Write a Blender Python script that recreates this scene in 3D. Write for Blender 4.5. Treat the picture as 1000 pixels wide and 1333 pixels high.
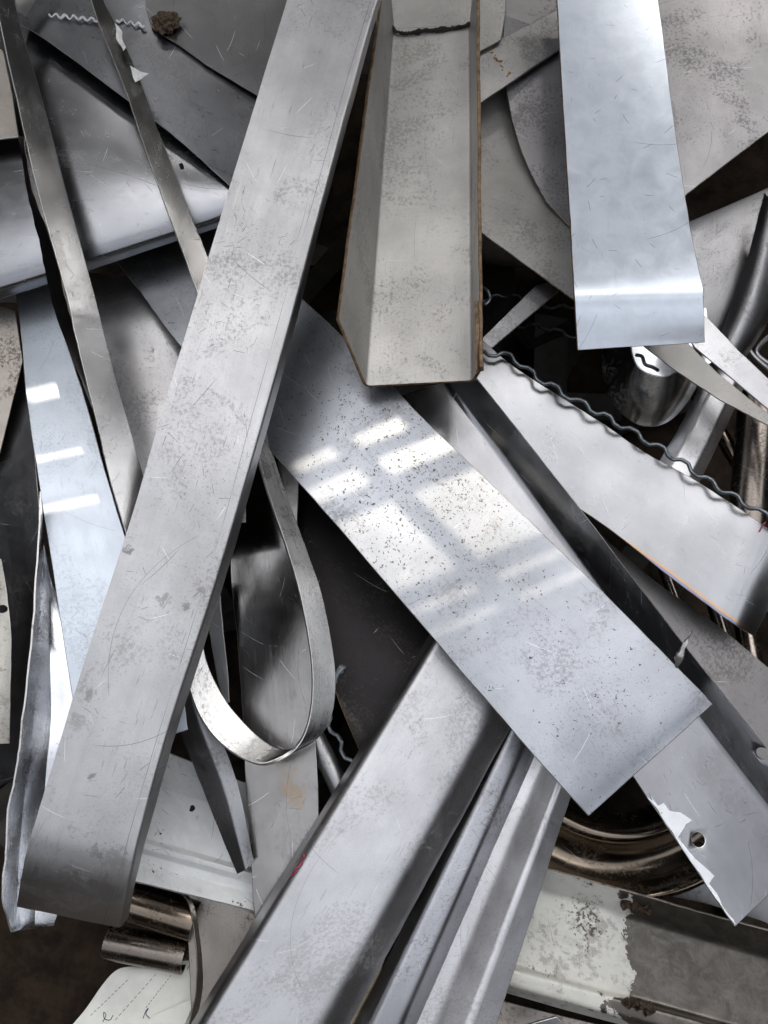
import bpy, bmesh, math, random
from mathutils import Vector, Matrix, noise as mnoise

random.seed(7)
for o in list(bpy.data.objects):
    bpy.data.objects.remove(o)
SC = bpy.context.scene
COL = SC.collection

# ------------------------------------------------------------------ camera
TILT = math.radians(15.0)
FPX, DIST = 1050.0, 1.05
cam_d = bpy.data.cameras.new("camera")
cam = bpy.data.objects.new("camera", cam_d)
COL.objects.link(cam)
CAM = Vector((0, -math.sin(TILT) * DIST, math.cos(TILT) * DIST))
cam.location = CAM
cam.rotation_euler = (TILT, 0, 0)
cam_d.sensor_fit = 'HORIZONTAL'
cam_d.sensor_width = 36.0
cam_d.lens = 36.0 * FPX / 1000.0
cam_d.clip_start = 0.02
cam_d.clip_end = 200
SC.camera = cam

# ------------------------------------------------------------------ sky, sun, exposure
SUN_EL, SUN_AZ = math.radians(42), math.radians(8)      # azimuth measured from +Y towards +X
SUN = Vector((math.sin(SUN_AZ) * math.cos(SUN_EL), math.cos(SUN_AZ) * math.cos(SUN_EL), math.sin(SUN_EL)))
world = bpy.data.worlds.new("World")
SC.world = world
world.use_nodes = True
wn, wl = world.node_tree.nodes, world.node_tree.links
wn.clear()
sky = wn.new("ShaderNodeTexSky")
sky.sky_type = 'NISHITA'
sky.sun_disc = False
sky.sun_elevation = SUN_EL
sky.sun_rotation = SUN_AZ
sky.air_density = 1.0
sky.dust_density = 4.0
sky.ozone_density = 1.0
hs = wn.new("ShaderNodeHueSaturation")
hs.inputs['Saturation'].default_value = 0.22
bg = wn.new("ShaderNodeBackground")
bg.inputs['Strength'].default_value = 0.12
wo = wn.new("ShaderNodeOutputWorld")
wl.new(sky.outputs[0], hs.inputs['Color'])
wl.new(hs.outputs[0], bg.inputs['Color'])
wl.new(bg.outputs[0], wo.inputs['Surface'])
sun_d = bpy.data.lights.new("sun", 'SUN')
sun_d.energy = 1.25
sun_d.angle = math.radians(0.18)
sun_d.color = (1.0, 0.89, 0.72)
sun_o = bpy.data.objects.new("sun", sun_d)
COL.objects.link(sun_o)
sun_o.location = SUN * 8
sun_o.rotation_euler = SUN.to_track_quat('Z', 'Y').to_euler()
SC.view_settings.view_transform = 'Standard'
SC.view_settings.look = 'None'
SC.view_settings.gamma = 1.0
SC.view_settings.exposure = 2.2
SC.render.engine = 'CYCLES'
SC.cycles.max_bounces = 5
SC.cycles.glossy_bounces = 5
SC.cycles.use_denoising = True

# ------------------------------------------------------------------ helpers
RC = Matrix.Rotation(TILT, 3, 'X')


def ray(px, py):
    return RC @ Vector(((px - 500) / FPX, -(py - 666.5) / FPX, -1.0))


def P(px, py, z):
    """Point of the pile at height z (metres) seen along the line of sight px, py."""
    d = ray(px, py)
    return CAM + d * ((z - CAM.z) / d.z)


def tag(o, label=None, cat=None, group=None, kind=None):
    if label: o['label'] = label
    if cat: o['category'] = cat
    if group: o['group'] = group
    if kind: o['kind'] = kind
    return o


def finish(name, verts, faces, uvs, mats, mat_idx, smooth, parent=None, bevel=0.0, shift=None):
    c = sum((Vector(v) for v in verts), Vector()) / len(verts)
    me = bpy.data.meshes.new(name)
    me.from_pydata([Vector(v) - c for v in verts], [], faces)
    for m in mats:
        me.materials.append(m)
    me.polygons.foreach_set('material_index', mat_idx)
    me.polygons.foreach_set('use_smooth', smooth)
    if uvs:
        lay = me.uv_layers.new(name='UVMap')            # shifted per thing, so no two pieces share their marks
        su, sv = (random.uniform(0, 40), random.uniform(0, 40)) if shift is None else shift
        lay.data.foreach_set('uv', [q for f in faces for v in f for q in (uvs[v][0] + su, uvs[v][1] + sv)])
        raw = me.uv_layers.new(name='Raw')              # metres along and across
        raw.data.foreach_set('uv', [q for f in faces for v in f for q in (uvs[v][0], uvs[v][1])])
        me.uv_layers.active_index = 0
        lay.active_render = True
    me.update()
    o = bpy.data.objects.new(name, me)
    COL.objects.link(o)
    o.location = c
    if parent is not None:
        o.parent = parent
        o.location = c - parent.location
    # sharp rims so that flat faces stay flat under smooth shading
    bm = bmesh.new(); bm.from_mesh(me)
    bmesh.ops.recalc_face_normals(bm, faces=bm.faces)
    for e in bm.edges:
        if len(e.link_faces) == 2 and e.calc_face_angle(0) > math.radians(38):
            e.smooth = False
    bm.normal_update()
    bm.to_mesh(me); bm.free()
    if bevel > 0:
        b = o.modifiers.new('bevel', 'BEVEL')
        b.width = bevel; b.segments = 2; b.limit_method = 'ANGLE'; b.angle_limit = math.radians(50)
        b.harden_normals = False
        if len(mats) > 1: b.material = 1
    return o


def cr(p0, p1, p2, p3, t):
    return 0.5 * ((2 * p1) + (p2 - p0) * t + (2 * p0 - 5 * p1 + 4 * p2 - p3) * t * t + (3 * p1 - p0 - 3 * p2 + p3) * t ** 3)


def resample(pts, n, smooth):
    out = []
    m = len(pts)
    for i in range(m - 1):
        a, b = pts[i], pts[i + 1]
        p0 = pts[i - 1] if i > 0 else a + (a - b)
        p3 = pts[i + 2] if i + 2 < m else b + (b - a)
        for k in range(n):
            t = k / n
            out.append(cr(p0, a, b, p3, t) if smooth else a.lerp(b, t))
    out.append(pts[-1].copy())
    return out


def fillet(pts, r, k=5):
    """Round the inner corners of a 3D polyline."""
    out = [pts[0]]
    for i in range(1, len(pts) - 1):
        p = pts[i]
        a, b = pts[i - 1] - p, pts[i + 1] - p
        ra = min(r, a.length * .45); rb = min(r, b.length * .45)
        s, e = p + a.normalized() * ra, p + b.normalized() * rb
        for j in range(k + 1):
            t = j / k
            out.append(s * (1 - t) ** 2 + p * 2 * t * (1 - t) + e * t * t)
    out.append(pts[-1])
    return out


def grid_sheet(name, G, thick, mats, parent=None, wob=0.0006, wave=0.0, wavef=4.0, bevel=0.0009, seed=None, parts=None):
    """Solid sheet of metal from a grid of 3D points (rows along the length)."""
    seed = random.uniform(0, 100) if seed is None else seed
    off = Vector((seed, seed * .37, 0))
    nr, nc = len(G), len(G[0])
    N = [[None] * nc for _ in range(nr)]
    for i in range(nr):
        for j in range(nc):
            du = G[min(i + 1, nr - 1)][j] - G[max(i - 1, 0)][j]
            dv = G[i][min(j + 1, nc - 1)] - G[i][max(j - 1, 0)]
            n = du.cross(dv)
            N[i][j] = n.normalized() if n.length > 1e-12 else Vector((0, 0, 1))
    s = 0
    for i in range(0, nr, max(1, nr // 8)):
        for j in range(nc):
            s += N[i][j].dot((CAM - G[i][j]).normalized())
    sg = 1 if s >= 0 else -1
    top, bot = [], []
    for i in range(nr):
        for j in range(nc):
            p = G[i][j].copy()
            n = N[i][j] * sg
            if wave:
                p += n * (mnoise.noise(p * wavef + off) * wave + mnoise.noise(p * wavef * 3.1 + off) * wave * .25)
            if wob and (i in (0, nr - 1) or j in (0, nc - 1)):
                p += Vector((mnoise.noise(p * 60 + off), mnoise.noise(p * 60 - off), 0)) * wob
                p += Vector((mnoise.noise(p * 11 + off), mnoise.noise(p * 11 - off), 0)) * wob * 1.5
            top.append(p)
            bot.append(p - n * thick)
    verts = top + bot
    B = nr * nc
    ul = [0.0]
    for i in range(1, nr):
        ul.append(ul[-1] + (G[i][nc // 2] - G[i - 1][nc // 2]).length)
    uv = []
    for i in range(nr):
        acc = 0
        row = []
        for j in range(nc):
            if j: acc += (G[i][j] - G[i][j - 1]).length
            row.append(acc)
        h = row[-1] / 2
        uv += [(ul[i], a - h) for a in row]
    uv = uv + uv
    shift = (random.uniform(0, 40), random.uniform(0, 40))
    if parts:
        e = bpy.data.objects.new(name, None)
        e.empty_display_size = .05
        COL.objects.link(e)
        e.location = sum((r[nc // 2] for r in G), Vector()) / nr
        e.parent = parent
        for (pn, j0, j1) in parts:
            _strip(pn, top, bot, uv, nr, nc, j0, j1, sg, mats, e, bevel, shift)
        return e
    return _strip(name, top, bot, uv, nr, nc, 0, nc - 1, sg, mats, parent, bevel, shift)


def _strip(name, top, bot, uv, nr, nc, j0, j1, sg, mats, parent, bevel, shift):
    """Mesh of the columns j0..j1 of a sheet; closed except where it runs on into the next part."""
    w = j1 - j0 + 1
    sel = [i * nc + j for i in range(nr) for j in range(j0, j1 + 1)]
    verts = [top[k] for k in sel] + [bot[k] for k in sel]
    uvs = [uv[k] for k in sel] * 2
    B = nr * w
    faces, mi, sm = [], [], []
    idx = lambda i, j: i * w + j
    for i in range(nr - 1):
        for j in range(w - 1):
            q = [idx(i, j), idx(i + 1, j), idx(i + 1, j + 1), idx(i, j + 1)]
            if sg < 0: q.reverse()
            faces.append(q); mi.append(0); sm.append(True)
            faces.append([v + B for v in reversed(q)]); mi.append(0); sm.append(True)
    rim = [(idx(i, 0), idx(i + 1, 0)) for i in range(nr - 1)] if j0 == 0 else []
    rim += [(idx(nr - 1, j), idx(nr - 1, j + 1)) for j in range(w - 1)]
    if j1 == nc - 1: rim += [(idx(i, w - 1), idx(i - 1, w - 1)) for i in range(nr - 1, 0, -1)]
    rim += [(idx(0, j), idx(0, j - 1)) for j in range(w - 1, 0, -1)]
    for a, b in rim:
        q = [a, a + B, b + B, b]
        if sg > 0: q.reverse()
        faces.append(q); mi.append(1 if len(mats) > 1 else 0); sm.append(True)
    return finish(name, verts, faces, uvs, mats, mi, sm, parent, bevel, shift)


def loft(name, secs, thick, mats, n=8, m=6, smooth=True, across=False, fil=0.0, fk=5, **kw):
    """Sheet lofted through cross sections given as (px, py, z) points."""
    S3 = [[P(*p) for p in s] for s in secs]
    if fil: S3 = [fillet(s, fil, fk) for s in S3]
    cols = [resample([s[j] for s in S3], n, smooth) for j in range(len(S3[0]))]
    rows = list(map(list, zip(*cols)))
    if m > 1:
        rows = [resample(r, m, across) for r in rows]
    return grid_sheet(name, rows, thick, mats, **kw)


def bars(name, lines, thick, mats, fil=0.006, n=24, fk=6, m=3, **kw):
    """Folded profile: lines = corner lines ((px,py,z) start, (px,py,z) end)."""
    A = fillet([P(*l[0]) for l in lines], fil, fk)
    Bq = fillet([P(*l[1]) for l in lines], fil, fk)
    rows = [[a.lerp(b, i / n) for a, b in zip(A, Bq)] for i in range(n + 1)]
    return grid_sheet(name, rows, thick, mats, **kw)


def plate(name, outline, plane, thick, mats, parent=None, bevel=0.0009, wob=0.0006, dens=0.012):
    """Flat plate cut to an outline; plane = three (px,py,z) points it lies on."""
    a, b, c = (P(*q) for q in plane)
    n = (b - a).cross(c - a).normalized()
    if n.z < 0: n = -n
    pts = []
    for (x, y) in outline:
        d = ray(x, y)
        pts.append(CAM + d * ((a - CAM).dot(n) / d.dot(n)))
    fine = []
    for p, q in zip(pts, pts[1:] + pts[:1]):
        k = max(1, int((q - p).length / dens))
        for i in range(k):
            r = p.lerp(q, i / k)
            r += (Vector((mnoise.noise(r * 50), mnoise.noise(r * 50 + Vector((9, 3, 1))), 0))) * wob
            fine.append(r)
    N_ = len(fine)
    verts = fine + [p - n * thick for p in fine]
    area = sum(fine[i].x * fine[(i + 1) % N_].y - fine[(i + 1) % N_].x * fine[i].y for i in range(N_))
    fwd = list(range(N_)) if area > 0 else list(range(N_))[::-1]
    faces = [fwd, [v + N_ for v in reversed(fwd)]]
    mi, sm = [0, 0], [False, False]
    for i in range(N_):
        u, v = fwd[i], fwd[(i + 1) % N_]
        faces.append([v, u, u + N_, v + N_]); mi.append(1 if len(mats) > 1 else 0); sm.append(False)
    e = (pts[1] - pts[0]).normalized(); f = n.cross(e)
    uv = [((p - a).dot(e), (p - a).dot(f)) for p in verts]
    return finish(name, verts, faces, uv, mats, mi, sm, parent, bevel)


def tube(name, pts, rad, mats, parent=None, seg=10, cap=True, hollow=0.0, jit=0.0):
    """Round rod along 3D points; rad is a number or one radius per point."""
    if not isinstance(rad, (list, tuple)): rad = [rad] * len(pts)
    verts, faces, uv = [], [], []
    up = Vector((0.13, .21, 1)).normalized()
    L = 0
    rings = []
    for i, p in enumerate(pts):
        t = (pts[min(i + 1, len(pts) - 1)] - pts[max(i - 1, 0)]).normalized()
        s = t.cross(up).normalized(); w = s.cross(t)
        if i: L += (p - pts[i - 1]).length
        for k in range(seg):
            a = 2 * math.pi * k / seg
            r = rad[i]
            if jit: r *= 1 + jit * mnoise.noise(p * 140 + Vector((k * 1.7, i * .3, 0)))
            verts.append(p + s * math.cos(a) * r + w * math.sin(a) * r)
            uv.append((L, rad[i] * a))
    n = len(pts)
    for i in range(n - 1):
        for k in range(seg):
            k2 = (k + 1) % seg
            faces.append([i * seg + k, i * seg + k2, (i + 1) * seg + k2, (i + 1) * seg + k])
    mi = [0] * len(faces); sm = [True] * len(faces)
    if hollow:
        for end in (0, n - 1):
            base = len(verts)
            c = pts[end]
            inward = (pts[1] - pts[0] if end == 0 else pts[-2] - pts[-1]).normalized()
            for k in range(seg):
                v = verts[end * seg + k]
                verts.append(c + (v - c) * hollow); uv.append(uv[end * seg + k])
            for k in range(seg):
                v = verts[base + k]
                verts.append(v + inward * rad[end] * 3); uv.append(uv[end * seg + k])
            for k in range(seg):
                k2 = (k + 1) % seg
                q = [end * seg + k, end * seg + k2, base + k2, base + k]
                q2 = [base + k, base + k2, base + seg + k2, base + seg + k]
                if end == 0: q.reverse(); q2.reverse()
                faces += [q, q2]; mi += [0, 0]; sm += [False, True]
    elif cap:
        faces.append(list(range(seg))[::-1]); faces.append([(n - 1) * seg + k for k in range(seg)])
        mi += [0, 0]; sm += [False, False]
    return finish(name, verts, faces, uv, mats, mi, sm, parent, 0)


def path3(pp, n=6):
    return resample([P(*p) for p in pp], n, True)


def crimped(pp, amp, per, n=10):
    """Zig-zag wire along a path: returns dense 3D points."""
    c = resample([P(*p) for p in pp], 40, True)
    out, L = [], 0
    for i, p in enumerate(c):
        if i: L += (p - c[i - 1]).length
        t = (c[min(i + 1, len(c) - 1)] - c[max(i - 1, 0)]).normalized()
        s = t.cross(Vector((0, 0, 1))).normalized()
        L2 = L + .006 * mnoise.noise(p * 14)
        w = math.sin(2 * math.pi * L2 / per) * (1 + .35 * mnoise.noise(p * 23))
        p = p + Vector((mnoise.noise(p * 9), mnoise.noise(p * 9 + Vector((5, 5, 5))), 0)) * .004
        w = max(-.8, min(.8, w * 1.15))
        out.append(p + s * amp * w + Vector((0, 0, 1)) * amp * .25 * math.cos(2 * math.pi * L / per))
    return out


# ------------------------------------------------------------------ materials
class NT:
    dim = '2D'

    def __init__(self, name):
        self.m = bpy.data.materials.new(name)
        self.m.use_nodes = True
        self.t = self.m.node_tree
        self.cache = {}
        self.t.nodes.clear()
        self.out = self.t.nodes.new('ShaderNodeOutputMaterial')
        self.b = self.t.nodes.new('ShaderNodeBsdfPrincipled')
        self.t.links.new(self.b.outputs[0], self.out.inputs[0])

    def link(self, a, b): self.t.links.new(a, b)

    def val(self, sock, v):
        if isinstance(v, bpy.types.NodeSocket): self.link(v, sock)
        else: sock.default_value = v

    def math(self, op, a, b=0.0, clamp=False):
        n = self.t.nodes.new('ShaderNodeMath'); n.operation = op; n.use_clamp = clamp
        self.val(n.inputs[0], a); self.val(n.inputs[1], b)
        return n.outputs[0]

    def ramp(self, v, lo, hi, a=0.0, b=1.0):
        n = self.t.nodes.new('ShaderNodeMapRange'); n.interpolation_type = 'SMOOTHSTEP'
        self.val(n.inputs[0], v)
        n.inputs[1].default_value = lo; n.inputs[2].default_value = hi
        n.inputs[3].default_value = a; n.inputs[4].default_value = b
        return n.outputs[0]

    def coords(self, kind='UV'):
        tc = self.t.nodes.new('ShaderNodeTexCoord')
        if kind == 'UV':
            return tc.outputs['UV'], tc
        oi = self.t.nodes.new('ShaderNodeObjectInfo')
        c = self.t.nodes.new('ShaderNodeVectorMath'); c.operation = 'MULTIPLY_ADD'
        comb = self.t.nodes.new('ShaderNodeCombineXYZ')
        for i in range(3): self.link(oi.outputs['Random'], comb.inputs[i])
        self.link(comb.outputs[0], c.inputs[0])
        c.inputs[1].default_value = (31.0, 17.0, 7.0)
        self.link(tc.outputs[kind], c.inputs[2])
        return c.outputs[0], tc

    def raw(self):
        n = self.t.nodes.new('ShaderNodeUVMap'); n.uv_map = 'Raw'
        return n.outputs[0]

    def place(self):
        return self.t.nodes.new('ShaderNodeNewGeometry').outputs['Position']

    def mapv(self, v, scale=(1, 1, 1), rot=0.0, loc=(0, 0, 0)):
        n = self.t.nodes.new('ShaderNodeMapping')
        self.link(v, n.inputs[0])
        n.inputs['Scale'].default_value = scale
        n.inputs['Rotation'].default_value = (0, 0, rot)
        n.inputs['Location'].default_value = loc
        return n.outputs[0]

    def noise(self, v, scale, detail=4, rough=.6, dist=0.0):
        n = self.t.nodes.new('ShaderNodeTexNoise')
        n.noise_dimensions = self.dim
        self.link(v, n.inputs['Vector'])
        n.inputs['Scale'].default_value = scale
        n.inputs['Detail'].default_value = detail
        n.inputs['Roughness'].default_value = rough
        n.inputs['Distortion'].default_value = dist
        return n.outputs[0]

    def mix(self, f, a, b):
        n = self.t.nodes.new('ShaderNodeMix'); n.data_type = 'RGBA'
        self.val(n.inputs[0], f)
        for s, v in ((n.inputs[6], a), (n.inputs[7], b)):
            if isinstance(v, bpy.types.NodeSocket): self.link(v, s)
            else: s.default_value = (*v[:3], 1)
        return n.outputs[2]


def scratches(t, v, scale, width, length, share=.7, aim=None):
    """Straight scratches: one faint line per Voronoi cell, at the cell's own angle."""
    vo = t.t.nodes.new('ShaderNodeTexVoronoi')
    vo.voronoi_dimensions = '2D'
    vo.inputs['Scale'].default_value = scale
    t.link(v, vo.inputs['Vector'])
    d = t.t.nodes.new('ShaderNodeVectorMath'); d.operation = 'SUBTRACT'
    t.link(v, d.inputs[0]); t.link(vo.outputs['Position'], d.inputs[1])
    sx = t.t.nodes.new('ShaderNodeSeparateXYZ'); t.link(d.outputs[0], sx.inputs[0])
    sc = t.t.nodes.new('ShaderNodeSeparateColor'); t.link(vo.outputs['Color'], sc.inputs[0])
    if aim is None:
        th = t.math('MULTIPLY', sc.outputs[0], math.pi)
    else:
        th = t.math('ADD', aim, t.math('MULTIPLY', t.math('SUBTRACT', sc.outputs[0], .5), .5))
    co, si = t.math('COSINE', th), t.math('SINE', th)
    al = t.math('ADD', t.math('MULTIPLY', sx.outputs[0], co), t.math('MULTIPLY', sx.outputs[1], si))
    pe = t.math('SUBTRACT', t.math('MULTIPLY', sx.outputs[0], si), t.math('MULTIPLY', sx.outputs[1], co))
    bend = t.math('MULTIPLY', t.math('MULTIPLY', al, al), t.math('MULTIPLY', t.math('SUBTRACT', sc.outputs[1], .5), 8.0))
    pe = t.math('ABSOLUTE', t.math('ADD', pe, bend))
    line = t.ramp(pe, width * .25, width, 1, 0)
    ln = t.math('SUBTRACT', t.math('ABSOLUTE', al), t.math('MULTIPLY', sc.outputs[1], length))
    fade = t.ramp(ln, -length * .35, 0, 1, 0)
    on = t.math('LESS_THAN', sc.outputs[2], share)
    return t.math('MULTIPLY', t.math('MULTIPLY', line, fade), on)


def steel(name, col=(.56, .55, .55), rough=.36, brush=.5, dirt=.3, speck=0.0, scratch=.5, grime=(.07, .06, .05),
          metallic=1.0, mott=.22, bump=.25, edge=None, stains_reflections=(), rust=0.0, speck_scale=230.0, fleck=.6, line=None, endtint=None, speck_at=None):
    t = NT(name)
    v, tc = t.coords('UV')
    big = t.noise(v, 5.5, 5, .6)
    mid = t.noise(v, 34, 6, .68, .3)
    fine = t.noise(v, 640, 3, .7)
    br = t.noise(t.mapv(v, (5, 420, 1)), 1, 5, .65)
    br2 = t.noise(t.mapv(v, (1.5, 45, 1)), 1, 4, .6)
    # mottled base
    k = t.math('ADD', t.math('MULTIPLY', big, .84), t.math('MULTIPLY', mid, .16))
    k = t.ramp(k, .3, .7)
    lo = tuple(c * (1 - mott) for c in col); hi = tuple(min(1, c * (1 + mott * .45)) for c in col)
    c = t.mix(k, lo, hi)
    c = t.mix(t.math('MULTIPLY', t.ramp(br2, .45, .75), .22 * brush), c, tuple(x * .55 for x in col))
    c = t.mix(t.math('MULTIPLY', t.ramp(fine, .45, .75), .26), c, tuple(x * .5 for x in col))
    # scratches, dark and bright
    m7, m12 = t.noise(v, 7, 3, .6), t.noise(v, 12, 2, .6)
    sd = t.math('MAXIMUM', scratches(t, v, 9, .00045, .05, .6), t.math('MULTIPLY', scratches(t, v, 60, .00045, .012, .5), t.ramp(m7, .45, .58)))
    sb = t.math('MULTIPLY', scratches(t, t.mapv(v, (1, 1, 1), 0, (.37, .71, 0)), 20, .00045, .03, .6), t.ramp(m12, .40, .55))
    sd = t.math('MAXIMUM', sd, t.math('MULTIPLY', scratches(t, v, 5, .0005, .16, .75, .05), .7))
    tick = t.ramp(t.noise(t.mapv(v, (28, 330, 1), .5), 1, 2, .5), .69, .74)
    tick = t.math('MULTIPLY', tick, t.ramp(m12, .46, .6))
    c = t.mix(t.math('MULTIPLY', sd, .75 * scratch, True), c, tuple(x * .25 for x in col))
    c = t.mix(t.math('MULTIPLY', tick, .35 * scratch, True), c, tuple(x * .22 for x in col))
    c = t.mix(t.math('MULTIPLY', sb, .8 * scratch, True), c, (.85, .85, .86))
    # fine dark flecks and pits
    fl = t.ramp(t.noise(v, 260, 4, .75), .58, .68)
    fl = t.math('MULTIPLY', fl, t.ramp(m7, .40, .66))
    c = t.mix(t.math('MULTIPLY', fl, min(1, .9 * fleck), True), c, tuple(x * .3 for x in col))
    # grime patches
    g1 = t.ramp(t.math('MULTIPLY', t.noise(v, 9, 4, .7, .4), t.noise(v, 200, 5, .8)), .31 - .04 * dirt, .36 - .04 * dirt)
    g2 = t.ramp(t.noise(t.mapv(v, (1.0, 2.5, 1), .7), 3.2, 6, .62), .52, .74)
    gr = t.math('ADD', t.math('MULTIPLY', g1, 1.1 * dirt), t.math('MULTIPLY', g2, .20 * dirt), True)
    # speckles
    sp = None
    if speck:
        vo = t.t.nodes.new('ShaderNodeTexVoronoi')
        vo.inputs['Scale'].default_value = speck_scale
        wv = t.t.nodes.new('ShaderNodeVectorMath'); wv.operation = 'ADD'
        nz = t.t.nodes.new('ShaderNodeTexNoise'); nz.inputs['Scale'].default_value = 160; nz.inputs['Detail'].default_value = 2
        t.link(v, nz.inputs['Vector'])
        sc_ = t.t.nodes.new('ShaderNodeVectorMath'); sc_.operation = 'SCALE'; sc_.inputs['Scale'].default_value = .011
        t.link(nz.outputs['Color'], sc_.inputs[0])
        t.link(v, wv.inputs[0]); t.link(sc_.outputs[0], wv.inputs[1])
        t.link(wv.outputs[0], vo.inputs['Vector'])
        sepc = t.t.nodes.new('ShaderNodeSeparateColor'); t.link(vo.outputs['Color'], sepc.inputs[0])
        den = t.ramp(t.noise(v, 6.5, 4, .65), .40, .66)
        if speck_at:
            dv = t.t.nodes.new('ShaderNodeVectorMath'); dv.operation = 'DISTANCE'
            t.link(t.place(), dv.inputs[0]); dv.inputs[1].default_value = speck_at
            near = t.ramp(t.math('ADD', dv.outputs['Value'], t.math('MULTIPLY', t.math('SUBTRACT', t.noise(v, 12, 4, .7), .5), .16)), .07, .22, 1, .0)
            den = t.math('ADD', t.math('MULTIPLY', den, .35), t.math('MULTIPLY', near, .75))
        rad = t.math('MULTIPLY', t.math('ADD', t.math('MULTIPLY', t.math('POWER', sepc.outputs[1], 2.5), .38), .09), 1.0)
        dot = t.ramp(t.math('SUBTRACT', vo.outputs['Distance'], rad), -.03, .05, 1, 0)
        on = t.math('LESS_THAN', sepc.outputs[0], t.math('MULTIPLY', den, speck))
        sp = t.math('MULTIPLY', dot, on)
        c = t.mix(t.math('MULTIPLY', sp, .88), c, (.05, .045, .04))
    c = t.mix(gr, c, grime)
    if rust:
        r_ = t.ramp(t.math('MULTIPLY', t.noise(v, 14, 6, .7), t.noise(v, 95, 5, .7)), .36 - .06 * rust, .44 - .06 * rust)
        c = t.mix(t.math('MULTIPLY', r_, .85), c, (.20, .085, .028))
        gr = t.math('MAXIMUM', gr, t.math('MULTIPLY', r_, .9))
    ob = t.t.nodes.new('ShaderNodeSeparateXYZ'); t.link(t.raw(), ob.inputs[0])
    if edge:
        # heat tint along one long edge: edge = (half width, reach)
        w, reach = edge
        d = t.math('ADD', t.math('SUBTRACT', w, ob.outputs[1]), t.math('MULTIPLY', t.math('SUBTRACT', t.noise(v, 25, 3), .5), reach * .8))
        c = t.mix(t.ramp(d, reach * .4, reach * 1.2, .9, 0), c, (.62, .36, .13))
        c = t.mix(t.ramp(d, -.001, reach * .32, .8, 0), c, (.16, .22, .42))
    if line:
        lv, lw = line
        ld = t.math('ABSOLUTE', t.math('ADD', t.math('SUBTRACT', ob.outputs[1], lv), t.math('MULTIPLY', t.math('SUBTRACT', t.noise(v, 3, 1), .5), .006)))
        c = t.mix(t.math('MULTIPLY', t.ramp(ld, lw * .3, lw, .75, 0), t.ramp(big, .35, .5)), c, tuple(x * .25 for x in col))
    if endtint:
        e0, e1, ec = endtint
        eu = t.math('ADD', ob.outputs[0], t.math('MULTIPLY', t.math('SUBTRACT', big, .5), .12))
        c = t.mix(t.ramp(eu, e0, e1, 0, .75), c, ec)
    for (p, r, colr, strength, freq) in stains_reflections:
        sv = t.t.nodes.new('ShaderNodeVectorMath'); sv.operation = 'SUBTRACT'
        t.link(t.place(), sv.inputs[0]); sv.inputs[1].default_value = p
        ln = t.t.nodes.new('ShaderNodeVectorMath'); ln.operation = 'LENGTH'; t.link(sv.outputs[0], ln.inputs[0])
        dd = t.math('ADD', ln.outputs['Value'], t.math('MULTIPLY', t.math('SUBTRACT', t.noise(v, freq, 5, .8), .5), r * 3.6))
        f = t.ramp(dd, r * .35, r * .75, strength, 0)
        c = t.mix(f, c, colr)
        gr = t.math('MAXIMUM', gr, t.math('MULTIPLY', f, .6))
    t.link(c, t.b.inputs['Base Color'])
    # dirt is not metal
    mt = t.math('SUBTRACT', metallic, t.math('MULTIPLY', gr, .7), True)
    if sp is not None: mt = t.math('SUBTRACT', mt, t.math('MULTIPLY', sp, .7), True)
    t.link(mt, t.b.inputs['Metallic'])
    r = t.math('ADD', rough - .08, t.math('MULTIPLY', mid, .16))
    r = t.math('ADD', r, t.math('MULTIPLY', t.math('SUBTRACT', br, .5), .22 * brush))
    r = t.math('ADD', r, t.math('MULTIPLY', gr, .3))
    r = t.math('ADD', r, t.math('MULTIPLY', t.math('MAXIMUM', sd, sb), .15), True)
    t.link(r, t.b.inputs['Roughness'])
    # relief: dents, brushing, grain
    h = t.math('ADD', t.math('MULTIPLY', t.noise(v, 7, 1, .4), .8), t.math('MULTIPLY', br, .012 * brush))
    h = t.math('ADD', h, t.math('MULTIPLY', fine, .012))
    h = t.math('ADD', h, t.math('MULTIPLY', t.noise(v, 60, 2, .6), .02))
    bp = t.t.nodes.new('ShaderNodeBump')
    bp.inputs['Strength'].default_value = bump
    bp.inputs['Distance'].default_value = .01
    t.link(h, bp.inputs['Height'])
    t.link(bp.outputs[0], t.b.inputs['Normal'])
    return t.m


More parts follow.
